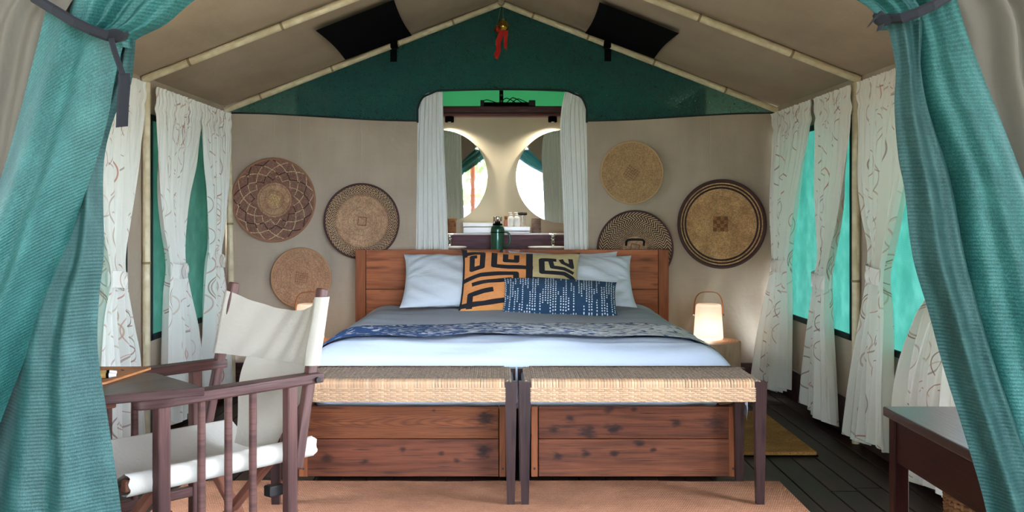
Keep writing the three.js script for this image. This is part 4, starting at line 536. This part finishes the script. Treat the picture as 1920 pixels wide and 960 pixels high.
// ------------------------------------------------------------------ woven benches at the foot of the bed
{
  const W = 0.925, z0 = 0, DZ = 0.385, b = thing('woven_bench', 'woven bench with dark legs at the foot of the bed, beside the chair', 'bench', [-0.405, 0, -3.985], 0, 'woven benches');
  for (const s of [-1, 1]) for (const z of [-0.018, -DZ + 0.018]) {
    const g = new THREE.CylinderGeometry(0.0225 * 1.414, 0.0145 * 1.414, 0.47, 4, 1); g.rotateY(PI / 4); g.scale(1, 0.976, 1); g.translate(s * (W / 2 - 0.022), 0.2403, z); const fg = g.toNonIndexed(); fg.computeVertexNormals(); part('leg', boxUV(fg, 'y'), M.woodBench, b);
  }
  for (const z of [-0.018, -DZ + 0.018]) part('seat_rail', bxAt(W - 0.09, 0.05, 0.022, 0, 0.432, z, 0.004), M.woodBench, b);
  for (const s of [-1, 1]) part('seat_rail', bxAt(0.022, 0.05, DZ - 0.08, s * (W / 2 - 0.022), 0.432, -DZ / 2, 0.004, 'z'), M.woodBench, b);
  part('seat_core', bxAt(W - 0.09, 0.012, DZ - 0.012, 0, 0.456, -DZ / 2, 0.003), M.strawFlat, b);
  // apron: upright strands turning over the edge, woven through flat ones
  const q = rng(61), strands = [], n = 74, x0 = -W / 2 + 0.046, x1 = W / 2 - 0.046, rows = 7, top = 0.4755, cols = [];
  const colour = (g, c) => { const a = new Float32Array(g.attributes.position.count * 3); for (let i = 0; i < a.length; i += 3) { a[i] = c[0]; a[i + 1] = c[1]; a[i + 2] = c[2]; } g.setAttribute('color', new THREE.BufferAttribute(a, 3)); return g; };
  const straw = () => { const k = q(), d = 0.8 + 0.35 * q(); return [0.5 * d, lerp(0.28, 0.33, k) * d, lerp(0.15, 0.2, k) * d]; };
  for (const zs of [1, -1]) {
    const zf = zs > 0 ? 0.004 : -DZ - 0.004;
    for (let i = 0; i < n; i++) { const x = lerp(x0, x1, (i + 0.5) / n) + 0.0008 * (q() - 0.5), pts = [[x, top + 0.002, zf - zs * 0.035], [x, top + 0.001, zf - zs * 0.014], [x, top - 0.005, zf - zs * 0.003], [x, top - 0.014, zf + zs * 0.001]]; for (let k = 0; k <= rows * 3; k++) { const y = lerp(0.45, 0.396, k / (rows * 3)), r = k / 3; pts.push([x, y, zf + zs * 0.0022 * cos(PI * (r - 0.5 + floor(i / 2)))]); } strands.push(colour(ribbon(pts, [1, 0, 0], 0.0098 + 0.0022 * q(), 0.0024), straw())); }
    for (let r = 0; r < rows; r++) { const y = lerp(0.45, 0.396, (r + 0.5) / rows), pts = []; for (let i = 0; i <= n * 2; i++) { const c = i / 2 - 0.5; pts.push([lerp(x0 - 0.004, x1 + 0.004, i / (n * 2)), y, zf + zs * 0.0008 + zs * 0.0026 * sin(PI * (r + c / 2 + 0.5) + 0.0001)]); } strands.push(colour(ribbon(pts, [0, 1, 0], 0.0066, 0.0024), straw())); }
  }
  const g = mergeGeometries(strands.map((s) => { s.deleteAttribute('uv'); return s; }));
  const ap = part('rattan_apron', g, mat({ vertexColors: true, roughness: 0.55 }), b); ap.userData.kind = 'stuff';
  // top: rows of twisted cord
  const lump = new THREE.SphereGeometry(1, 10, 7); const im = [], nx = 104, nz = 27;
  const inst = new THREE.InstancedMesh(lump, mat({ color: 0xffffff, roughness: 0.85 }), nx * nz); const m4 = new THREE.Matrix4(), qq = new THREE.Quaternion(), cc = new THREE.Color();
  let k = 0; for (let i = 0; i < nx; i++) for (let j = 0; j < nz; j++) {
    const x = lerp(x0 - 0.024, x1 + 0.024, (i + 0.5) / nx), z = -lerp(0.012, DZ - 0.012, (j + (i % 2 ? 0.2 : 0.7)) / nz), over = smooth(0.02, 0.0, min(-z, DZ + z));
    qq.setFromEuler(new THREE.Euler(0.12 * (q() - 0.5), (i % 2 ? 0.5 : -0.5) + 0.3 * (q() - 0.5), 0)); m4.compose(V(x, 0.466 - 0.004 * over + 0.0015 * q(), z), qq, V(0.0056, 0.008, 0.0098)); inst.setMatrixAt(k, m4);
    const d = 0.7 + 0.5 * q(); inst.setColorAt(k, cc.setRGB(0.25 * d, 0.175 * d, 0.125 * d)); k++;
  }
  inst.name = 'cord_seat'; inst.userData.kind = 'stuff'; sh(inst); b.add(inst);
  copyOf(b, 'woven bench with dark legs at the foot of the bed, right-hand of the pair', [0.529, 0, -3.985]);
}

// ------------------------------------------------------------------ safari chair, its tablet, the folder and pens
{
  const ch = thing('safari_chair', 'folding wooden safari chair with cream canvas seat and back', 'chair', [-0.707, 0, -3.145], -40 * D2R);
  for (const s of [-1, 1]) {
    const x = s * 0.225;
    const arm = extrude((() => { const p = new THREE.Shape(); p.moveTo(-0.018, -0.02); p.lineTo(0.018, -0.02); p.quadraticCurveTo(0.024, 0.2, 0.027, 0.46); p.quadraticCurveTo(0.026, 0.545, 0, 0.55); p.quadraticCurveTo(-0.026, 0.545, -0.027, 0.46); p.quadraticCurveTo(-0.024, 0.2, -0.018, -0.02); return p; })(), 0.018, 0.005);
    arm.rotateX(PI / 2); arm.translate(x, 0.646, 0); part('arm', boxUV(arm, 'z', s), M.woodChair, ch);
    part('leg', bxAt(0.03, 0.615, 0.034, x, 0.3175, 0.075, 0.006, 'y'), M.woodChair, ch); part('leg', bxAt(0.032, 0.615, 0.036, x, 0.3175, 0.475, 0.006, 'y'), M.woodChair, ch);
    for (const z of [0.2, 0.278, 0.36]) part('spindle', rod([x, 0.27, z], [x, 0.63, z], 0.0105, 0.0105, 14), M.woodChair, ch);
    part('side_stretcher', bxAt(0.022, 0.03, 0.4, x, 0.262, 0.275, 0.004, 'z'), M.woodChair, ch); part('foot_rail', bxAt(0.028, 0.03, 0.46, x, 0.07, 0.275, 0.005, 'z'), M.woodChair, ch);
    part('seat_rail', bxAt(0.026, 0.03, 0.6, s * 0.192, 0.436, 0.26, 0.006, 'z'), M.woodChairRed, ch);
    part('back_post', bar([s * 0.222, 0.39, 0.05], [s * 0.208, 0.885, -0.055], 0.026, 0.03, 0.006), M.woodChair, ch);
    part('pivot_bolt', move(new THREE.CylinderGeometry(0.008, 0.008, 0.012, 14).rotateZ(PI / 2), x + s * 0.026, 0.634, 0.0), M.iron, ch);
    for (const z of [0.1, 0.45]) { part('cross_leg', bar([s * 0.19, 0.425, z + s * 0.009], [-s * 0.2, 0.06, z + s * 0.009], 0.018, 0.034, 0.004), M.woodChairRed, ch); part('hinge_plate', bxAt(0.03, 0.03, 0.05, s * 0.2, 0.34, z + 0.01, 0.004), M.iron, ch); }
  }
  for (const z of [0.1, 0.45]) part('cross_rail', bxAt(0.42, 0.03, 0.02, 0, 0.09, z, 0.004, 'x'), M.woodChair, ch);
  // canvas seat slung between the rails and rolled round them
  part('seat_canvas', sheet(160, 40, (u, v) => {
    const z = lerp(-0.03, 0.555, v), a = (u * 2 - 1), k = 0.82;
    if (abs(a) < k) { const t = a / k, sag = 0.065 * (1 - t * t); return [t * 0.192, 0.466 - sag + 0.01 * (1 - abs(t)) * smooth(0.8, 1, v) - 0.004 * sin(9 * z) * (1 - t * t), z]; }
    const f = (abs(a) - k) / (1 - k), ang = f * PI * 1.15; return [sign(a) * (0.192 + 0.0225 * sin(ang)), 0.437 + 0.029 * cos(ang), z + 0.004 * sin(20 * f)];
  }, 0.5, 0.58), M.chairSeat, ch);
  // back sling
  const post = (y) => 0.05 - 0.105 * (y - 0.39) / 0.495;
  part('back_canvas', sheet(200, 40, (u, v) => {
    const a = u * 2 - 1, t = clamp(a / 0.86, -1, 1), topY = 0.862 - 0.055 * (1 - t * t), botY = 0.672 - 0.012 * (1 - t * t), y = lerp(topY, botY, v), wrap = max(0, (abs(a) - 0.86) / 0.14);
    const px = 0.222 - 0.014 * (y - 0.39) / 0.495, ang = wrap * PI * 1.25;
    const x = abs(a) < 0.86 ? t * px : sign(a) * (px + 0.024 * sin(ang)), z = post(y) + (abs(a) < 0.86 ? 0.024 - 0.095 * (1 - t * t) * (1 - 0.15 * v) + 0.003 * sin(16 * t + 6 * v) : 0.024 * cos(ang));
    return [x, y, z];
  }, 0.5, 0.2), M.chairCloth, ch);
  part('lower_canvas', sheet(30, 40, (u, v) => { const t = u * 2 - 1, y = lerp(0.685, 0.425, v), w = lerp(0.15, 0.105, smooth(0.2, 1, v)) + 0.01 * sin(4 * v); return [t * w + 0.02 + 0.02 * v, y - 0.01 * (1 - t * t), lerp(-0.06, 0.06, v) - 0.03 * (1 - t * t) + 0.006 * sin(5 * t + 4 * v)]; }, 0.3, 0.27), M.chairCloth, ch);
  // writing tablet bolted on the near arm
  const tb = extrude(poly([[0.326, -0.425], [0.04, -0.375], [-0.15, -0.5], [-0.13, -0.8], [0.21, -0.8]]), 0.016, 0.003); tb.rotateX(-PI / 2); tb.translate(0, 0.6565, 0); part('writing_tablet', boxUV(tb, 'z'), M.woodDark, ch); part('tablet_cleat', bxAt(0.03, 0.034, 0.12, 0.115, 0.634, 0.6, 0.004, 'z'), M.woodChairRed, ch);
  const loc = (x, y, z) => V(x, y, z).applyAxisAngle(V(0, 1, 0), -40 * D2R).add(V(-0.707, 0, -3.145));
  const lf = thing('leather_folder', 'tan leather writing folder on the chair tablet', 'folder', loc(-0.03, 0.677, 0.48).toArray(), -40 * D2R);
  const lsh = () => { const p = new THREE.Shape(); p.moveTo(-0.12, 0.05); p.lineTo(-0.02, 0.135); p.quadraticCurveTo(0.0, 0.14, 0.01, 0.122); p.lineTo(0.142, -0.08); p.quadraticCurveTo(0.145, -0.1, 0.125, -0.115); p.lineTo(0.0, -0.2); p.lineTo(-0.14, -0.06); p.closePath(); return p; };
  const lg = extrude(lsh(), 0.004, 0.001); lg.rotateX(-PI / 2); part('cover', boxUV(lg, 'x'), M.leather, lf); for (const [x, z] of [[0.0, -0.05], [0.04, 0.0]]) part('stitch', bxAt(0.012, 0.002, 0.003, x, 0.0065, z, 0.0008), M.woodDark, lf);
  const pen = thing('striped_pen', 'yellow striped pen with white tip on the folder, nearer the photographer', 'pen', loc(0.045, 0.6885, 0.545).toArray(), -40 * D2R, 'pens on the folder');
  const d = V(0.05, 0.002, -0.06).normalize(), at = (k) => d.clone().multiplyScalar(k).toArray();
  part('barrel', rod(at(-0.08), at(0.022), 0.0065), mat({ color: 0xc9a05c, roughness: 0.4 }), pen); part('band', rod(at(0.022), at(0.029), 0.0068), M.black, pen); part('band', rod(at(-0.01), at(-0.004), 0.0068), M.black, pen); part('tip', rod(at(0.029), at(0.046), 0.0066, 0.004), mat({ color: 0xe8e4dc, roughness: 0.3 }), pen);
  copyOf(pen, 'yellow striped pen with white tip on the folder, farther one', loc(0.005, 0.689, 0.52).toArray());
}

// ------------------------------------------------------------------ rugs
{
  const ribT = tex(512, 512, (u, v) => { const r = 0.5 + 0.5 * sin(u * 2 * PI * 42), c = 0.5 + 0.5 * sin(v * 2 * PI * 60 + PI * floor(u * 42)), m = fbm(u * 5, v * 5, 5, 5, 4, 3), n = vnoise(u * 168, v * 200, 168, 200, 4); return mix3([128, 78, 52], [212, 148, 106], clamp(0.2 + 0.45 * r * (0.6 + 0.4 * c) + 0.3 * (n - 0.5) + 0.5 * (m - 0.5))); });
  const ribB = tex(512, 512, (u, v) => 255 * ((0.5 + 0.5 * sin(u * 2 * PI * 42)) * (0.7 + 0.3 * sin(v * 2 * PI * 60 + PI * floor(u * 42)))), false);
  const jm = mat({ map: rep(ribT, 1.9, 1.9), bumpMap: rep(ribB, 1.9, 1.9), bumpScale: 0.004, roughness: 0.95 });
  const s = new THREE.Shape(); s.moveTo(-1.29, 2.9); s.lineTo(1.14, 2.9); s.lineTo(1.125, 3.6); s.lineTo(1.13, 4.34); for (let i = 0; i <= 40; i++) { const x = lerp(1.12, -1.28, i / 40); s.lineTo(x, 4.345 + 0.006 * sin(5 * x) + 0.004 * sin(13 * x + 1)); } s.closePath();
  const g = extrude(s, 0.006, 0.002); g.rotateX(-PI / 2); g.translate(0, 0.0025, 0); solo('jute_rug', boxUV(g, 'z'), jm, 'ribbed tan jute rug under the benches', 'rug');
  // swap u/v so the ribs run away from the camera
  const r2 = new RoundedBoxGeometry(0.56, 0.018, 1.0, 2, 0.005); const mt = tex(512, 512, (u, v) => { const n = vnoise(u * 150, v * 150, 150, 150, 6), m = fbm(u * 6, v * 6, 6, 6, 4, 8); return mix3([132, 88, 40], [196, 146, 74], clamp(0.5 + (n - 0.5) * 0.9 + (m - 0.5) * 0.7)); });
  const t = thing('bedside_mat', 'ochre coir bedside mat on the dark floor', 'mat', [1.148, 0, -5.325]); part('pile', move(boxUV(r2, 'z'), 0, 0.013, 0), mat({ map: rep(mt, 2, 2), bumpMap: rep(clothBump, 6, 6), bumpScale: 0.006, roughness: 1 }), t); part('backing', bxAt(0.57, 0.006, 1.01, 0, 0.003, 0, 0.002), M.black, t);
}

// ------------------------------------------------------------------ stumps and lanterns beside the bed
for (const s of [-1, 1]) {
  const x = s < 0 ? -1.135 : 1.225, z = -6.31, st = thing('stump_table', s < 0 ? 'tree stump bedside table hidden behind the chair back' : 'pale barked tree stump bedside table right of the bed', 'stump', [x, 0, z], s < 0 ? 2 : 0.4, 'stump bedside tables');
  const q = rng(7); part('bark', sheet(72, 24, (u, v) => { const a = -u * 2 * PI, r = 0.185 * (1 + 0.03 * sin(3 * a + 1) + 0.02 * sin(7 * a + 2) + 0.012 * sin(13 * a + 9 * v)); return [r * cos(a), lerp(0.346, 0, v), r * sin(a), u * 1.2, (1 - v) * 0.4]; }), M.bark, st);
  part('top', sheet(72, 6, (u, v) => { const a = u * 2 * PI, r = 0.185 * (1 - v) * (1 + 0.03 * sin(-3 * a + 1) + 0.02 * sin(-7 * a + 2) + 0.012 * sin(-13 * a)); return [r * cos(a), 0.346 + 0.006 * (v > 0.02 ? 1 : 0), r * sin(a), 0.5 + 0.5 * r / 0.19 * cos(a), 0.5 + 0.5 * r / 0.19 * sin(a)]; }), M.endgrain, st);
  const l = thing('lantern', s < 0 ? 'glowing white lantern with orange handle behind the chair back' : 'glowing white lantern with orange handle on the right stump', 'lantern', [x, 0.353, z], 0, 'bedside lanterns');
  part('shade', lathe([[0.0, 0.0], [0.07, 0], [0.082, 0.004], [0.087, 0.014], [0.0865, 0.03], [0.075, 0.196], [0.071, 0.208], [0.062, 0.213], [0, 0.214]], 56), phys({ color: 0xfff6ea, roughness: 0.6, transmission: 0.55, thickness: 0, emissive: 0xffdcb8, emissiveIntensity: 0.18 }), l);
  const hp = []; for (let i = 0; i <= 24; i++) { const a = PI * i / 24; hp.push([0.085 * sign(cos(a)) * pow(abs(cos(a)), 0.62), 0.15 + 0.132 * pow(max(0, sin(a)), 0.62), 0]); }
  part('handle', ribbon(hp, [0, 0, 1], 0.02, 0.0055), mat({ color: 0xb5622e, roughness: 0.5 }), l);
  for (const k of [-1, 1]) part('rivet', move(new THREE.CylinderGeometry(0.006, 0.006, 0.012, 16).rotateZ(PI / 2), k * 0.087, 0.147, 0), M.steel, l);
  const pl = new THREE.PointLight(new THREE.Color(1, 0.9, 0.78), 0.06, 0, 2); pl.position.set(x, 0.353 + 0.06, z); pl.castShadow = true; pl.shadow.radius = 1; scene.add(pl);
}

// ------------------------------------------------------------------ low table and wicker basket by the entrance
{
  const t = thing('low_table', 'dark red-brown wooden low table by the entrance', 'table', [1.36, 0, -2.7]);
  part('tabletop', bxAt(0.55, 0.026, 0.7, 0.002, 0.537, 0.01, 0.004, 'z'), M.woodDeskTop, t);
  for (const s of [-1, 1]) { part('apron', bxAt(0.02, 0.12, 0.62, s * 0.245, 0.463, 0.01, 0.003, 'z'), M.woodDesk, t); part('apron', bxAt(0.47, 0.12, 0.02, 0, 0.463, 0.01 + s * 0.312, 0.003, 'x'), M.woodDesk, t); for (const z of [-0.305, 0.325]) part('leg', bxAt(0.042, 0.524, 0.042, s * 0.24, 0.262, z, 0.004, 'y'), M.woodDesk, t); }
  const b = thing('wicker_basket', 'brown wicker basket under the low table', 'basket', [1.31, 0, -2.78]);
  const rings = []; const N = 34; for (let k = 0; k < 30; k++) { const y = 0.008 + k * 0.0125, pts = []; const R = 0.128 + 0.012 * k / 30; for (let i = 0; i < N * 2; i++) { const a = i / (N * 2) * 2 * PI, rr = R + 0.0045 * cos(PI * (i + k)); pts.push([rr * cos(a), y, rr * sin(a)]); } rings.push(tube(pts, 0.0058, N * 2, 5, true)); }
  const wk = part('weave', rings, mat({ color: 0x7d5230, roughness: 0.75 }), b); wk.userData.kind = 'stuff';
  for (let i = 0; i < N; i++) { const a = i / N * 2 * PI; part('stake', rod([0.127 * cos(a), 0, 0.127 * sin(a)], [0.14 * cos(a), 0.385, 0.14 * sin(a)], 0.004, 0.004, 6), M.woodBlock, b); }
  part('rim', move(new THREE.TorusGeometry(0.142, 0.009, 8, 60).rotateX(PI / 2), 0, 0.388, 0), mat({ color: 0x74492a, roughness: 0.75 }), b); part('base', move(new THREE.CylinderGeometry(0.125, 0.125, 0.008, 40), 0, 0.006, 0), M.woodBlock, b);
}

// ------------------------------------------------------------------ outside: veranda, rail, ground, trees (partly seen in the mirrors)
{
  struct('ground', bxAt(80, 0.2, 80, 0, -0.5, 10, 0.02), mat({ color: 0xb5a888, roughness: 1 }), 'pale dry ground outside');
  struct('floor_veranda', bxAt(5.2, 0.06, 4.6, 0, -0.031, 0.2, 0.01, 'x'), M.woodFloor[2]);
  struct('roof_veranda', aim(bx(5.6, 4.5, 0.05, 0.01, 'x'), V(0, 2.78, -2.2), V(0, 2.5, 2.3)), M.woodDark, 'unseen dark veranda roof, shaped to limit sky light');  // roof out of view, its edge placed to hold back sky light
  for (const s of [-1, 1]) struct('added_wall_veranda_' + (s < 0 ? 'left' : 'right'), bxAt(0.03, 2.46, 4.4, s * 2.62, 1.23, 0.0, 0.004), M.canvas, 'unseen canvas side wall added to dim the veranda');  // side walls added out of view to keep light off the entrance nets
  const rail = thing('veranda_railing', 'wooden veranda railing reflected in the mirrors', 'railing', [0, 0, 2.1]);
  for (const y of [0.925, 0.5]) part('rail', rod([-2.5, y, 0], [2.5, y, 0], 0.022), M.woodChairRed, rail);
  for (const x of [-1.7, 1.7]) part('post', rod([x, 0, 0], [x, 0.93, 0], 0.03), M.woodChairRed, rail);
  for (const x of [-2.5, -0.5, 2.5]) { const p = thing('veranda_post', x < -1 ? 'orange-brown veranda roof post at the far left corner' : x < 0 ? 'orange-brown veranda roof post seen in the left mirror' : 'orange-brown veranda roof post at the far right corner', 'post', [x, 0, 2.24]); part('shaft', rod([0, 0, 0], [0, 2.47, 0], 0.05), mat({ color: 0xb0603a, roughness: 0.7 }), p); part('foot', rod([0, 0, 0], [0, 0.06, 0], 0.07), M.woodDark, p); }
  [[-3.6, 9, 5.2], [-7.5, 12, 6.4], [-1.6, 16, 6.0], [-5, 4.4, 5], [-4.4, -5.4, 3.8], [-4.0, -7.6, 3.4]].forEach(([x, z, h], i) => {
    const t = thing('tree', ['leafy green tree beyond the veranda, nearest to its rail', 'taller leafy tree at the far left outside', 'distant leafy tree behind the veranda post', 'leafy tree close beside the veranda', 'bushy tree outside the middle of the left wall', 'bushy tree outside the left back corner'][i], 'tree', [x, -0.42, z], 0, 'trees outside');
    part('trunk', rod([0, 0, 0], [0.2, h * 0.6, 0], 0.16, 0.09), M.bark, t);
    const q = rng(90 + i), n = 1500, leaf = new THREE.OctahedronGeometry(1, 0), im = new THREE.InstancedMesh(leaf, mat({ color: 0xffffff, roughness: 0.8 }), n), m4 = new THREE.Matrix4(), e = new THREE.Euler(), qq = new THREE.Quaternion(), c = new THREE.Color();
    for (let k = 0; k < n; k++) { const a = q() * 6.28, r = h * 0.36 * sqrt(q()), y = h * (0.3 + 0.68 * q()); const s = 1 - 0.5 * abs(y / h - 0.6); qq.setFromEuler(e.set(q() * 6, q() * 6, q() * 6)); m4.compose(V(r * s * cos(a), y, r * s * sin(a)), qq, V(0.16, 0.02, 0.09)); im.setMatrixAt(k, m4); const d = 0.6 + 0.7 * q(); im.setColorAt(k, c.setRGB(0.13 * d, 0.22 * d, 0.06 * d)); }
    im.name = 'foliage'; im.userData.kind = 'stuff'; sh(im); t.add(im);
  });
}

renderer.render(scene, camera);
